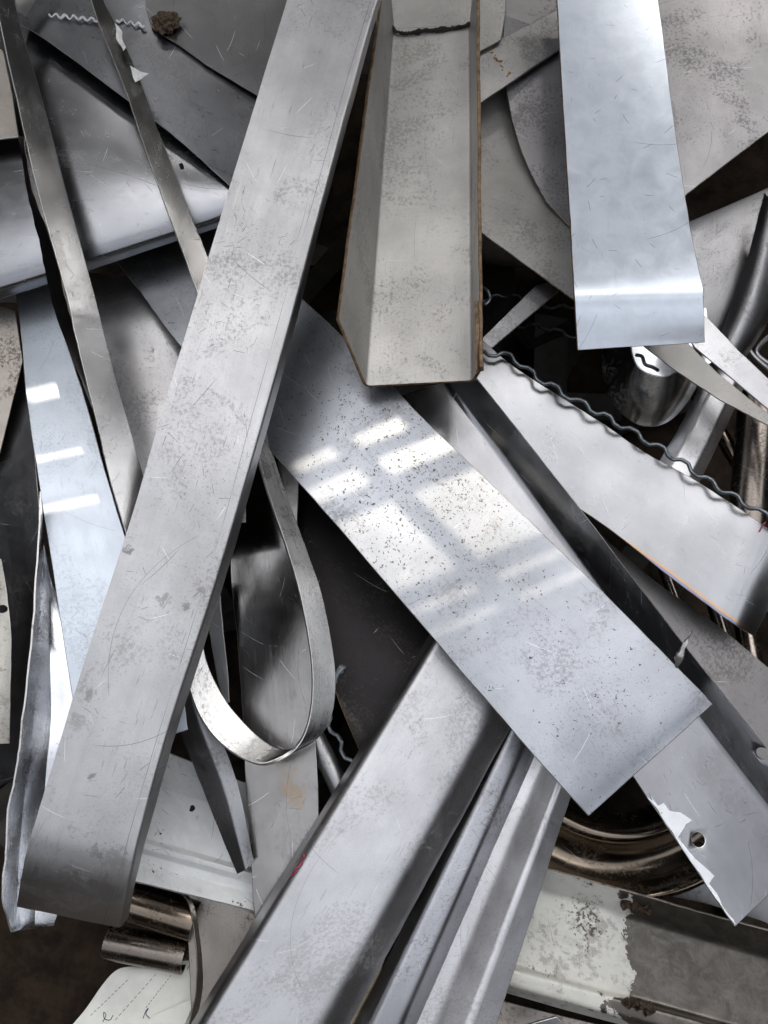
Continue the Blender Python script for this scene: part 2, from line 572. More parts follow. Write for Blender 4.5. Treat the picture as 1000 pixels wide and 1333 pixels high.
def painted(name, col, rough=.35, dirt=.4, chips=.3, bare=(.42, .41, .40), tear=None, film=False):
    """Paint over steel; tear = (u, wobble) leaves bare metal beyond that length."""
    t = NT(name)
    v, tc = t.coords('UV')
    big = t.noise(v, 6, 5, .6); mid = t.noise(v, 40, 7, .7, .4)
    c = t.mix(t.ramp(t.math('MULTIPLY', t.math('ADD', big, mid), .5), .35, .65), tuple(x * .9 for x in col), tuple(min(1, x * 1.05) for x in col))
    sd = t.math('MAXIMUM', scratches(t, v, 8, .0005, .05, .6), scratches(t, v, 34, .0006, .012, .5))
    tick = t.ramp(t.noise(t.mapv(v, (30, 260, 1), -.6), 1, 2, .5), .70, .735)
    tick = t.math('MULTIPLY', tick, t.ramp(t.noise(v, 11, 3), .47, .6))
    sd = t.math('MAXIMUM', sd, t.math('MULTIPLY', tick, .2))
    c = t.mix(t.math('MULTIPLY', sd, .6), c, (.12, .11, .12))
    g = t.ramp(t.math('MULTIPLY', t.noise(v, 8, 7, .7, .5), t.noise(v, 80, 6, .75)), .27, .38)
    g2 = t.ramp(t.noise(t.mapv(v, (1, 3, 1), .4), 4, 6, .65), .5, .78)
    gg = t.math('ADD', t.math('MULTIPLY', g, .8 * dirt), t.math('MULTIPLY', g2, .5 * dirt), True)
    c = t.mix(gg, c, (.10, .085, .065))
    chip = t.ramp(t.math('MULTIPLY', t.noise(v, 16, 4, .6), t.noise(v, 170, 4, .7)), .40 - .06 * chips, .415 - .06 * chips)
    met = 0.0 if film else chip
    if tear:
        ob = t.t.nodes.new('ShaderNodeSeparateXYZ'); t.link(t.raw(), ob.inputs[0])
        axis, u0, wob, sgn = tear
        nn = t.math('ADD', t.math('MULTIPLY', t.math('SUBTRACT', t.noise(v, 13, 2, .5, .4), .5), wob),
                    t.math('MULTIPLY', t.math('SUBTRACT', t.noise(v, 60, 5, .7), .5), wob * .45))
        q = t.math('ADD', ob.outputs[axis], nn)
        if sgn < 0: q = t.math('MULTIPLY', q, -1.0); u0 = -u0
        met = t.math('MAXIMUM', met, t.ramp(q, u0 - .0008, u0 + .0008))
    bm_ = t.mix(t.ramp(mid, .35, .7), tuple(x * .6 for x in bare), bare)
    bm_ = t.mix(gg, bm_, (.09, .08, .07))
    c = t.mix(met, c, bm_)
    t.link(c, t.b.inputs['Base Color'])
    t.val(t.b.inputs['Metallic'], .38 if film else t.math('MULTIPLY', met, .85))
    r = t.math('ADD', t.math('ADD', rough - .1, t.math('MULTIPLY', mid, .2)), t.math('MULTIPLY', gg, .35), True)
    t.link(r, t.b.inputs['Roughness'])
    h = t.math('ADD', t.math('MULTIPLY', t.noise(v, 10, 2, .45), .8), t.math('MULTIPLY', mid, .03))
    h = t.math('SUBTRACT', h, t.math('MULTIPLY', met, .06))
    bp = t.t.nodes.new('ShaderNodeBump'); bp.inputs['Strength'].default_value = .03 if film else .25; bp.inputs['Distance'].default_value = .01
    t.link(h, bp.inputs['Height']); t.link(bp.outputs[0], t.b.inputs['Normal'])
    return t.m


def simple(name, col, rough=.6, metallic=0.0, var=.35, scale=60, bump=.3, kind='Object'):
    t = NT(name)
    t.dim = '3D'
    v, tc = t.coords(kind)
    n = t.noise(v, scale, 6, .7)
    c = t.mix(t.ramp(n, .3, .7), tuple(x * (1 - var) for x in col), tuple(min(1, x * (1 + var)) for x in col))
    t.link(c, t.b.inputs['Base Color'])
    t.b.inputs['Roughness'].default_value = rough
    t.b.inputs['Metallic'].default_value = metallic
    bp = t.t.nodes.new('ShaderNodeBump'); bp.inputs['Strength'].default_value = bump; bp.inputs['Distance'].default_value = .004
    t.link(n, bp.inputs['Height']); t.link(bp.outputs[0], t.b.inputs['Normal'])
    return t.m


M_EDGE = steel('cut_edge_steel', (.62, .60, .58), .42, .8, .35, 0, .2, bump=.15)
M_EDGE_D = steel('dull_edge_steel', (.30, .26, .22), .5, .8, .7, 0, .2, bump=.15)
M_EDGE_B = simple('brown_cut_edge', (.20, .13, .075), .6, .5, .5, 90)
M_MATTE = steel('matte_steel', (.47, .465, .47), .44, .5, .32, 0, .8)
M_SATIN = steel('satin_steel', (.53, .525, .53), .36, .4, .30, 0, .7)
M_BRIGHT = steel('bright_steel', (.66, .67, .69), .20, .4, .14, 0, .5, mott=.15, bump=.16)
M_MIRROR = steel('mirror_steel', (.60, .61, .62), .15, .5, .25, 0, .6, mott=.25, bump=.3)
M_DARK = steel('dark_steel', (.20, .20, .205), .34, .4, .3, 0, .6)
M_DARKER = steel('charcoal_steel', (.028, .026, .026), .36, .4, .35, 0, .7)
M_GREY = steel('grey_mill_steel', (.34, .34, .35), .38, .5, .35, 0, .7)
M_WARM = steel('warm_mill_steel', (.53, .51, .475), .50, .3, .34, 0, .5, metallic=.75, grime=(.13, .115, .09))
M_WARM2 = steel('brownish_steel', (.33, .30, .27), .42, .5, .5, 0, .5, grime=(.10, .075, .05))
M_BRASSY = steel('yellowed_chrome', (.22, .18, .14), .2, .3, .35, 0, .4, grime=(.06, .04, .02))
M_CHROME = steel('dirty_chrome', (.22, .19, .165), .24, .3, .3, 0, .4, grime=(.05, .04, .03))
M_WIRE = simple('grey_wire', (.17, .19, .20), .34, .9, .4, 160, .2)
M_WIRE_D = simple('dark_wire', (.06, .065, .07), .4, .9, .4, 160, .2)
M_SLAG = simple('black_slag', (.018, .015, .013), .6, .2, .6, 300, 1.0)
M_RUST = simple('rust_weld', (.055, .036, .024), .4, .6, .6, 240, .8)
M_DIRT = simple('brown_dirt_clump', (.085, .06, .035), .95, 0, .6, 260, 1.0)
M_CHALK = simple('white_chalk', (.75, .76, .77), .9, 0, .2, 400, .5)
M_RED = simple('red_marker', (.45, .02, .06), .5, 0, .2, 300, .1)
M_INK = simple('blue_black_ink', (.03, .035, .07), .6, 0, .3, 300, .1)
M_FILM = simple('torn_white_film', (.72, .71, .68), .5, 0, .2, 120, .4)
M_YELLOW = steel('yellowed_strip', (.46, .40, .27), .42, .4, .5, 0, .4)

# ------------------------------------------------------------------ setting
def quadmesh(name, verts, faces, mat):
    me = bpy.data.meshes.new(name); me.from_pydata(verts, [], faces); me.materials.append(mat)
    o = bpy.data.objects.new(name, me); COL.objects.link(o); return o


GZ = -0.46
M_GROUND = simple('oily_brown_ground', (.020, .013, .008), .7, 0, .6, 22, .6)
M_GROUND.node_tree.nodes['Principled BSDF'].inputs['Specular IOR Level'].default_value = .12
tag(quadmesh('ground', [(-8, -8, GZ), (8, -8, GZ), (8, 8, GZ), (-8, 8, GZ)], [(0, 1, 2, 3)], M_GROUND), kind='structure')

# slab added out of view overhead; its holes let sun patches onto the pile
ADDED_ROOF_Z = 2.4
O0 = P(515, 610, 0)
UD, VD = Vector((.66, -.75, 0)), Vector((.93, .36, 0))
SUN_HOLES = [  # (u0, u1, v0, v1)
    (-.115, -.080, -.075, -.008), (-.115, -.080, .012, .09),
    (-.062, -.018, -.095, -.008), (-.062, -.018, .012, .13),
    (.010, .150, -.115, -.008), (.010, .150, .012, .16),
    (.168, .192, -.115, -.008), (.168, .192, .012, .16),
    (.208, .230, -.115, -.008), (.208, .230, .012, .16),
]


def uv_of(px, py, z):
    q = P(px, py, z); q = q - SUN * (q.z / SUN.z) - O0
    det = UD.x * VD.y - VD.x * UD.y
    return (q.x * VD.y - VD.x * q.y) / det, (UD.x * q.y - q.x * UD.y) / det


for (px, py, z, du, dv) in ((58, 500, -.05, .020, .03), (85, 585, -.04, .009, .055), (95, 655, -.035, .010, .055), (105, 775, -.025, .006, .055),
                            (412, 72, .125, .0045, .045), (411, 88, .124, .0055, .05), (409, 105, .123, .0055, .05), (406, 122, .121, .0050, .05), (402, 140, .119, .004, .04)):
    u_, v_ = uv_of(px, py, z)
    SUN_HOLES.append((u_ - du, u_ + du, v_ - dv, v_ + dv))
added_roof_off = SUN * (ADDED_ROOF_Z / SUN.z)
ub = sorted({-1.3, 1.3} | {p[0] for p in SUN_HOLES} | {p[1] for p in SUN_HOLES})
vb = sorted({-1.4, 1.4} | {p[2] for p in SUN_HOLES} | {p[3] for p in SUN_HOLES})
rv, rf, vid = [], [], {}


def rvert(i, j, k):
    if (i, j, k) not in vid:
        vid[(i, j, k)] = len(rv)
        rv.append(O0 + UD * ub[i] + VD * vb[j] + added_roof_off + Vector((0, 0, .012 * k)))
    return vid[(i, j, k)]


def solid_cell(i, j):
    if not (0 <= i < len(ub) - 1 and 0 <= j < len(vb) - 1): return False
    u, v = (ub[i] + ub[i + 1]) / 2, (vb[j] + vb[j + 1]) / 2
    return not any(p[0] < u < p[1] and p[2] < v < p[3] for p in SUN_HOLES)


for i in range(len(ub) - 1):
    for j in range(len(vb) - 1):
        if not solid_cell(i, j): continue
        q = [(i, j), (i + 1, j), (i + 1, j + 1), (i, j + 1)]
        rf.append([rvert(a, b, 1) for a, b in q])
        rf.append([rvert(a, b, 0) for a, b in reversed(q)])
        for (a, b), (di, dj) in zip(zip(q, q[1:] + q[:1]), ((0, -1), (1, 0), (0, 1), (-1, 0))):
            if not solid_cell(i + di, j + dj):
                rf.append([rvert(*a, 0), rvert(*b, 0), rvert(*b, 1), rvert(*a, 1)])
M_ADDED_ROOF = simple('added_roof_grey', (.26, .26, .265), .7, 0, .3, 4, .2)
tag(quadmesh('added_roof', rv, rf, M_ADDED_ROOF), kind='structure')

# more unseen slabs, beams and walls, added to shape the light and reflections
def box(name, x0, x1, y0, y1, z0, z1, mat):
    v = [(x, y, z) for z in (z0, z1) for y in (y0, y1) for x in (x0, x1)]
    f = [(0, 2, 3, 1), (4, 5, 7, 6), (0, 1, 5, 4), (2, 6, 7, 3), (0, 4, 6, 2), (1, 3, 7, 5)]
    return tag(quadmesh(name, v, f, mat), kind='structure')


BX0, BX1, BY0, BY1 = -2.4, 2.6, -2.4, 1.75
RZ = ADDED_ROOF_Z + .03
box('added_roof', -6, 6, -6, BY0, RZ, RZ + .05, M_ADDED_ROOF)
box('added_roof', -6, BX0, BY0, BY1, RZ, RZ + .05, M_ADDED_ROOF)
box('added_roof', BX1, 6, BY0, BY1, RZ, RZ + .05, M_ADDED_ROOF)
box('added_roof', -6, -1.4, BY1, 6, RZ, RZ + .05, M_ADDED_ROOF)
box('added_roof', 2.4, 6, BY1, 6, RZ, RZ + .05, M_ADDED_ROOF)
box('added_roof', -1.4, 2.4, 3.9, 6, RZ, RZ + .05, M_ADDED_ROOF)
for k, x in enumerate((-1.8, -1.2, -.62, -.02, .58, 1.1, 1.7)):
    box('added_beam', x, x + .05, BY0, BY1, RZ - .04, RZ + .06, M_ADDED_ROOF)
box('added_beam', BX0, BX1, .35, .42, RZ - .05, RZ + .05, M_ADDED_ROOF)
M_ADDED_WALL = simple('added_wall_white', (.50, .49, .47), .85, 0, .3, 3, .2)
box('added_wall', -6.1, -6, -6, 6, GZ, RZ, M_ADDED_WALL)
box('added_wall', 6, 6.1, -6, 6, GZ, RZ, M_ADDED_WALL)
box('added_wall', -6, 6, -6.1, -6, GZ, RZ, M_ADDED_WALL)
box('added_wall', -6, 6, 6, 6.1, GZ, RZ, M_ADDED_WALL)

# the rest of the heap, down in the gaps and around
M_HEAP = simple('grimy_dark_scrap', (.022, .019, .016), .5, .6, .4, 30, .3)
hv, hf, huv = [], [], []
rnd = random.Random(21)
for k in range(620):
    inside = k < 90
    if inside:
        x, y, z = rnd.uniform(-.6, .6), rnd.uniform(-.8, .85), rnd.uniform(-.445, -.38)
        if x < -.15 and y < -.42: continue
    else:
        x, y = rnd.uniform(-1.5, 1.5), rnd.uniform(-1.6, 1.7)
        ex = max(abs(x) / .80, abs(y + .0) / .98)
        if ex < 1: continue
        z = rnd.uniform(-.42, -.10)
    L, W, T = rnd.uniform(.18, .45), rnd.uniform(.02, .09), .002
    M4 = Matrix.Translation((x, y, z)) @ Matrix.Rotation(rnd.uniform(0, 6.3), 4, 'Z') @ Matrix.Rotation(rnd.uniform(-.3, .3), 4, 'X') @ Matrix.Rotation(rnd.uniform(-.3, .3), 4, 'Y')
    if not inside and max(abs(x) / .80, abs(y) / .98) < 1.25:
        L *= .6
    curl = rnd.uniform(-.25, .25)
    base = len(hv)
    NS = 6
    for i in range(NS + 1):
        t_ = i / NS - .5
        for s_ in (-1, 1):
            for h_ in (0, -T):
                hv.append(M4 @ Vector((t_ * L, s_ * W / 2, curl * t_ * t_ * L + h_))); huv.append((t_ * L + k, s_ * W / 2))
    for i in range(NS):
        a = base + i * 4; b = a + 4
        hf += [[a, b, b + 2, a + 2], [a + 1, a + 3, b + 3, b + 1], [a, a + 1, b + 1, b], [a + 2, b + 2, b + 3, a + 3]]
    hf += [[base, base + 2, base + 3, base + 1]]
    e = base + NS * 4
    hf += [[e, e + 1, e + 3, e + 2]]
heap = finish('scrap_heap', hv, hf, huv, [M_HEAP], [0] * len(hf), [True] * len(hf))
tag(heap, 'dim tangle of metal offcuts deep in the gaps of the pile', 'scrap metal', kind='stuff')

# ------------------------------------------------------------------ big pieces on top
def local(obj_c, px, py, z):
    return tuple(P(px, py, z) - obj_c)


# long strip, folded lip along its right side, end bent down
secs = [
    [(394, -70, .145), (510, -40, .145), (512, -39, .125)],
    [(374, 0, .132), (484, 26, .132), (488, 28, .107)],
    [(300, 240, .104), (416, 276, .104), (422, 278, .076)],
    [(236, 452, .085), (359, 489, .085), (367, 492, .057)],
    [(162, 702, .068), (287, 738, .068), (297, 741, .036)],
    [(95, 909, .062), (220, 947, .062), (231, 950, .030)],
    [(52, 1050, .058), (183, 1082, .058), (193, 1085, .030)],
    [(36, 1105, .050), (171, 1137, .050), (180, 1137, .024)],
    [(27, 1146, .034), (163, 1174, .034), (172, 1170, .012)],
    [(22, 1180, .006), (157, 1208, .006), (168, 1192, -.005)],
]
cA = None
S3 = [fillet([P(*p) for p in s], .004, 3) for s in secs]
cols = [resample([s[j] for s in S3], 9, True) for j in range(len(S3[0]))]
rowsA = [r for r in map(list, zip(*cols))]
rowsA = [resample(r[:2], 8, False)[:-1] + r[1:] for r in rowsA]
cA = sum((p for r in rowsA for p in r), Vector()) / sum(len(r) for r in rowsA)
st = []
for (px, py, z, r, stg) in ((118, 1010, .06, .0075, .8), (166, 716, .068, .011, .8), (213, 780, .066, .013, .6), (241, 790, .066, .010, .7),
                            (150, 1120, .05, .03, .55), (125, 1108, .05, .016, .6), (345, 420, .08, .02, .35), (262, 770, .066, .008, .6),
                            (355, 250, .088, .02, .4), (310, 330, .085, .018, .35), (118, 905, .062, .012, .6), (100, 940, .062, .018, .4)):
    st.append((tuple(P(px, py, z)), r * .8, (.15, .14, .135), stg * .8, 150))
M_LONG = steel('matte_long_strip_steel', (.48, .475, .475), .40, .8, .20, 0, 1.0, stains_reflections=st, line=(.034, .0005), endtint=(1.16, 1.32, (.26, .215, .19)))
oA = grid_sheet('metal_strip', rowsA, .003, [M_LONG, M_EDGE], wave=.0006, wavef=5, parts=[('face', 0, 11), ('lip_or_shade_strip', 11, 12)])
tag(oA, 'longest matte grey strip lying diagonally over the whole pile, folded right lip', 'metal strip')

# channel with upright flanges
oB = bars('metal_channel', [((505, -62, .080), (441, 415, .062)), ((513, 36, .032), (477, 503, .004)), ((611, 32, .032), (615, 496, .004)), ((620, -62, .075), (624, 478, .052))],
          .005, [M_WARM, M_EDGE_B], fil=.006, n=40, wave=.0004, wob=.0007, bevel=.0008, parts=[('flange', 0, 1), ('web', 1, 14), ('flange', 14, 15)])
tag(oB, 'warm grey u-shaped channel with upright flanges and burnt black top edge', 'metal channel')
bead = [P(504, 22, .044), P(509, 34, .037), P(517, 42, .035), P(532, 43, .035), P(548, 40, .035), P(565, 39, .035), P(582, 37, .035), P(600, 35, .035), P(613, 31, .035)]
bead = resample(bead, 8, True)
rr = random.Random(3)
bead = [p + Vector((rr.uniform(-1, 1), rr.uniform(-1, 1), rr.uniform(-.6, .6))) * .0012 for p in bead]
tube('slag_bead', bead, [.0022 + .0026 * abs(mnoise.noise(p * 90)) for p in bead], [M_SLAG], oB, seg=7, jit=.6)
loft('burnt_corner', [[(618, 392, .054), (627, 391, .052)], [(619, 440, .054), (629, 440, .05)], [(621, 484, .052), (630, 482, .03)]], .002, [M_EDGE_B, M_EDGE_B], parent=oB, wob=.001, m=3)

# blue filmed strip, end folded down
M_BLUE = painted('pale_blue_film', (.72, .77, .835), .22, .0, .0, (.30, .29, .32), film=True)
oC = loft('metal_strip', [
    [(721, -70, .045), (847, -70, .045)], [(725, 0, .045), (857, 0, .045)], [(739, 240, .048), (890, 240, .048)],
    [(745, 335, .052), (907, 334, .052)], [(747.5, 376, .053), (915.5, 372, .053)], [(748.5, 389, .0515), (916, 385, .0515)], [(749, 399, .048), (916.4, 395, .048)], [(750, 420, .040), (917, 415, .040)],
    [(752, 456, .020), (917.5, 446, .020)]], .004, [M_BLUE, M_EDGE_B], n=8, m=8, wave=.00025, wob=.0006)
tag(oC, 'pale blue coated flat strip with its lower end folded down', 'metal strip')

# speckled plate in the middle
M_SPECK = steel('speckled_steel', (.345, .36, .385), .37, .3, .22, .95, .6, bump=.2, speck_scale=300, speck_at=tuple(P(545, 640, -.015)))
oD = loft('metal_plate', [
    [(140, 326, -.095), (262, 250, -.095)], [(182, 380, -.080), (300, 300, -.080)], [(236, 452, -.060), (376, 372, -.060)], [(350, 584, -.036), (474, 464, -.036)], [(430, 674, -.020), (560, 553, -.020)],
    [(600, 873, -.004), (752, 738, -.004)], [(728, 1020, .008), (892, 878, .008)], [(766, 1063, .006), (929, 917, .006)]],
    .003, [M_SPECK, M_EDGE], n=10, m=10, wave=.0012, wavef=4)
tag(oD, 'wide dark-speckled plate crossing the middle with sunlit window pattern', 'metal plate')
# torn sliver of metal curling up at its edge
tube('burr', path3([(880, 872, .004), (884, 858, .012), (890, 842, .02), (900, 823, .024)], 5), [.0012, .0016, .0022, .003, .0036, .004, .004, .004, .0036, .003, .0028, .0026, .002, .0016, .0012, .0008], [M_EDGE], oD, seg=7, jit=.9)

# angle with two holes
M_ANGLE = steel('grey_angle_steel', (.27, .27, .28), .22, .4, .1, 0, .6, mott=.2, fleck=.3)
oG = loft('metal_angle', [
    [(500, 520, -.070), (580, 496, -.082), (616, 488, -.056)], [(520, 556, -.070), (590, 512, -.082), (627, 501, -.056)], [(690, 810, -.066), (742, 716, -.082), (762, 671, -.055)],
    [(830, 1018, -.06), (905, 930, -.078), (885, 833, -.052)], [(957, 1207, -.055), (1048, 1120, -.075), (1075, 1072, -.050)]],
    .003, [M_ANGLE, M_EDGE], n=12, m=5, fil=.007, fk=5, smooth=False, wave=.0006, parts=[('lower_flange', 0, 30), ('upper_flange', 30, 35)])
tag(oG, 'long dark angle profile with round holes, running beneath the speckled plate', 'metal angle')


def cut_hole(obj, centre, axis, r):
    me = bpy.data.meshes.new('cutter'); bm = bmesh.new()
    bmesh.ops.create_cone(bm, cap_ends=True, segments=28, radius1=r, radius2=r, depth=.05)
    bm.to_mesh(me); bm.free()
    c = bpy.data.objects.new('cutter', me); COL.objects.link(c)
    c.location = centre; c.rotation_euler = axis.to_track_quat('Z', 'Y').to_euler()
    bev = [m for m in obj.modifiers if m.type == 'BEVEL']
    for b in bev: b.show_viewport = False
    md = obj.modifiers.new('hole', 'BOOLEAN'); md.object = c; md.operation = 'DIFFERENCE'; md.solver = 'EXACT'
    bpy.context.view_layer.update()
    dg = bpy.context.evaluated_depsgraph_get()
    new = bpy.data.meshes.new_from_object(obj.evaluated_get(dg))
    obj.modifiers.remove(md)
    obj.data = new
    for b in bev: b.show_viewport = True
    bpy.data.objects.remove(c)


GP = {c.name.split('.')[0]: c for c in oG.children}
cut_hole(GP['lower_flange'], P(908, 1093, -.064), Vector((.05, .05, 1)), .0085)
cut_hole(GP['upper_flange'], P(991, 982, -.052), Vector((-.7, -.2, .6)), .008)
# peeled white paint left on its lower edge
M_PEEL = painted('peeling_white_paint', (.80, .83, .86), .45, .1, .25)
pl = [(842, 1036), (850, 1042), (846, 1032), (856, 1050), (864, 1046), (872, 1056), (886, 1058), (902, 1068), (893, 1072), (888, 1082), (884, 1090), (893, 1102), (906, 1118), (916, 1128), (931, 1140),
      (924, 1150), (935, 1164), (940, 1178), (955, 1198), (958, 1206.5), (956, 1204), (920, 1150), (880, 1090), (858, 1058)]
plate('paint_patch', pl, [(830, 1018, -.0585), (957, 1207, -.0535), (1000, 1160, -.0625)], .0004, [M_PEEL], parent=oG, bevel=0, wob=.002, dens=.004)

# heat tinted sheet on the right
M_TINT = steel('heat_tinted_steel', (.42, .42, .425), .24, .3, .05, 0, .5, mott=.12, edge=(.068, .0038), bump=.08, fleck=.1)
oH = loft('metal_sheet', [
    [(612, 425, -.095), (560, 520, -.095)], [(650, 462, -.090), (610, 560, -.098)], [(700, 497, -.086), (665, 612, -.098)], [(780, 547, -.084), (746, 657, -.094)], [(840, 588, -.085), (806, 698, -.092)],
    [(900, 622, -.086), (866, 746, -.092)], [(960, 660, -.082), (915, 782, -.090)], [(1000, 688, -.078), (955, 812, -.090)], [(1042, 716, -.088), (983, 829, -.104)]],
    .002, [M_TINT, M_EDGE], n=8, m=12, wave=.004, wavef=5)
tag(oH, 'smooth wavy sheet with orange heat-tinted lower edge, right of the angle', 'metal sheet')
tube('red_mark', path3([(989, 692, -.076), (993, 684, -.076), (997, 680, -.076)], 4), .0009, [M_RED], oH, seg=5)

# crimped wire lying on it
wp = crimped([(560, 470, -.10), (650, 462, -.074), (700, 492, -.068), (765, 528, -.066), (850, 576, -.066), (920, 622, -.066), (985, 664, -.062), (1060, 715, -.062)], .0048, .042)
tag(tube('crimped_wire', wp, .0028, [M_WIRE], seg=10), 'zigzag crimped wire lying along the upper edge of the heat-tinted sheet', 'wire')

# ------------------------------------------------------------------ lower channels
def ext(l, a, b):
    """Corner line in pixels, lengthened by the fractions a and b at its ends."""
    (x0, y0, z0), (x1, y1, z1) = l
    return ((x0 - (x1 - x0) * a, y0 - (y1 - y0) * a, z0 - (z1 - z0) * a), (x1 + (x1 - x0) * b, y1 + (y1 - y0) * b, z1 + (z1 - z0) * b))


M_CHAN = steel('satin_channel_steel', (.54, .535, .54), .34, .5, .22, 0, .7, grime=(.12, .11, .11))
oE = bars('metal_channel', [ext(l, .16, .06) for l in (((543, 852, -.095), (226, 1370, -.095)), ((560, 842, -.056), (238, 1372, -.056)), ((636, 930, -.056), (398, 1372, -.056)), ((670, 938, -.085), (434, 1374, -.085)))],
          .004, [M_CHAN, M_EDGE], fil=.014, n=40, wave=.0006, parts=[('flange', 0, 1), ('web', 1, 14), ('flange', 14, 15)])
tag(oE, 'broad satin channel turned open side down, coming from the bottom edge under the speckled plate', 'metal channel')
for a, b in (((392, 1122), (384, 1131)), ((386, 1133), (378, 1140)), ((396, 1112), (391, 1120))):
    tube('red_mark', path3([(a[0], a[1], -.0548), ((a[0] + b[0]) / 2 + 2, (a[1] + b[1]) / 2, -.0545), (b[0], b[1], -.0548)], 4), .0008, [M_RED], oE, seg=5, jit=.8)
M_TUBE = steel('bluish_tube_steel', (.43, .435, .455), .36, .4, .4, 0, .7)
oF1 = bars('metal_tube', [ext(l, .30, .05) for l in (((652, 958, -.115), (452, 1350, -.115)), ((664, 952, -.082), (474, 1350, -.080)), ((684, 968, -.084), (516, 1350, -.082)), ((700, 986, -.118), (540, 1350, -.118)))],
           .003, [M_TUBE, M_EDGE], fil=.009, n=36, wave=.0004)
tag(oF1, 'narrow bluish grey tube squeezed between the two bottom channels', 'metal tube')
M_CHAN2 = steel('pale_channel_steel', (.58, .57, .58), .36, .35, .26, 0, .7)
oF2 = bars('metal_channel', [ext(l, .34, .05) for l in (((694, 978, -.112), (530, 1350, -.112)), ((706, 990, -.108), (556, 1350, -.106)), ((727, 1024, -.086), (604, 1350, -.084)), ((742, 1042, -.096), (642, 1350, -.095)))],
           .004, [M_CHAN2, M_EDGE], fil=.007, n=36, wave=.0005, parts=[('flange', 0, 7), ('web', 7, 14), ('flange', 14, 15)])
tag(oF2, 'pale steel channel with bright right-hand edge, rightmost of the bottom channels', 'metal channel')
oYS = loft('metal_strip', [[(506, 1168, -.125), (522, 1172, -.125)], [(470, 1250, -.125), (500, 1254, -.125)], [(425, 1350, -.125), (470, 1354, -.125)]], .002, [M_YELLOW, M_EDGE])
tag(oYS, 'thin yellowed strip in the gap beside the broad bottom channel', 'metal strip')

# ------------------------------------------------------------------ upper left
oO = loft('metal_sheet', [
    [(-70, 20, -.024), (-70, 150, -.014), (-70, 260, -.008), (-70, 340, -.011), (-70, 388, -.020), (-70, 410, -.040)],
    [(20, 20, -.024), (20, 140, -.014), (20, 240, -.008), (20, 318, -.011), (20, 364, -.020), (20, 383, -.040)],
    [(120, 60, -.024), (120, 150, -.014), (120, 235, -.008), (120, 300, -.011), (120, 334, -.020), (120, 351, -.040)],
    [(230, 110, -.024), (230, 180, -.014), (230, 235, -.008), (230, 278, -.011), (230, 302, -.020), (230, 314, -.040)],
    [(345, 180, -.024), (345, 215, -.014), (345, 240, -.008), (345, 256, -.011), (345, 268, -.020), (345, 277, -.040)]],
    .003, [steel('curled_sheet_steel', (.30, .305, .32), .24, .3, .06, 0, .5, mott=.12, fleck=.0, bump=.10), M_EDGE], n=10, m=5, across=True, wave=.001)
tag(oO, 'large sheet curling over to a bright lower lip, at the upper left', 'metal sheet')
tube('bolt', [P(236, 215, -.012), P(236, 215, -.005)], [.0035, .0028], [M_SLAG], oO, seg=8)
M_TOP = steel('dull_blue_grey_steel', (.20, .205, .22), .30, .4, .2, 0, .6, mott=.2, fleck=.3)
oP = loft('metal_sheet', [
    [(20, 28, .004), (40, -90, .004)], [(60, 52, .006), (95, -90, .004)], [(150, 118, .010), (200, -90, .006)], [(230, 180, .008), (290, -90, .006)], [(300, 243, .002), (370, -90, .004)], [(345, 285, -.004), (440, -80, .002)]],
    .0025, [M_TOP, M_EDGE], n=8, m=10, wave=.002, wavef=3)
tag(oP, 'dull blue-grey sheet with a curved lower edge under the dirt clump', 'metal sheet')
oP2 = plate('metal_plate', [(182, -80), (190, 12), (197, 36), (232, 58), (268, 84), (335, 124), (420, 120), (440, -80)], [(190, 0, .016), (335, 124, .013), (440, -60, .018)], .0025, [steel('dark_top_steel', (.15, .15, .155), .32, .4, .25, 0, .6, fleck=.3), M_EDGE_D])
tag(oP2, 'flat dark plate lying on the blue-grey sheet at the top edge', 'metal plate')
# chalk squiggle
ch = []
for (x0, y0, x1, y1, n_) in ((64, 19, 128, 26, 5.5), (152, 26, 188, 33, 3.5)):
    pts = []
    for i in range(50):
        t_ = i / 49
        pts.append(P(x0 + (x1 - x0) * t_, y0 + (y1 - y0) * t_ + 2.4 * math.sin(t_ * n_ * 6.283), .0105 + .004 * t_))
    w = [.0016 + .0012 * mnoise.noise(p * 120) for p in pts]
    o = tube('chalk_mark', [p + Vector((0, 0, -.0004)) for p in pts], w, [M_CHALK], oP, seg=6, jit=.7)

# dirt clump
bm = bmesh.new()
bmesh.ops.create_icosphere(bm, subdivisions=4, radius=1)
for v in bm.verts:
    n_ = mnoise.fractal(v.co * 2.3, 1.0, 2.2, 4)
    v.co = Vector((v.co.x * .018, v.co.y * .017, max(-.4, v.co.z) * .010)) * (1 + .55 * n_)
me = bpy.data.meshes.new('dirt_clump'); bm.to_mesh(me); bm.free()
me.materials.append(M_DIRT)
oDC = bpy.data.objects.new('dirt_clump', me); COL.objects.link(oDC); oDC.location = P(216, 30, .022)
tag(oDC, 'small brown clump of dirt and fibres near the top edge', 'dirt clump')
rr = random.Random(8)
for k in range(16):
    a = rr.uniform(0, 6.28); r0 = rr.uniform(.006, .014); r1 = r0 + rr.uniform(.004, .012)
    c0 = oDC.location
    b = a + rr.uniform(-.7, .7)
    tube('fibre', resample([c0 + Vector((math.cos(a) * r0, math.sin(a) * r0, .004)), c0 + Vector((math.cos(b) * (r0 + r1) / 2, math.sin(b) * (r0 + r1) / 2, .006)), c0 + Vector((math.cos(b + .3) * r1, math.sin(b + .3) * r1, -.002))], 4, True), .0007, [M_DIRT], oDC, seg=4)

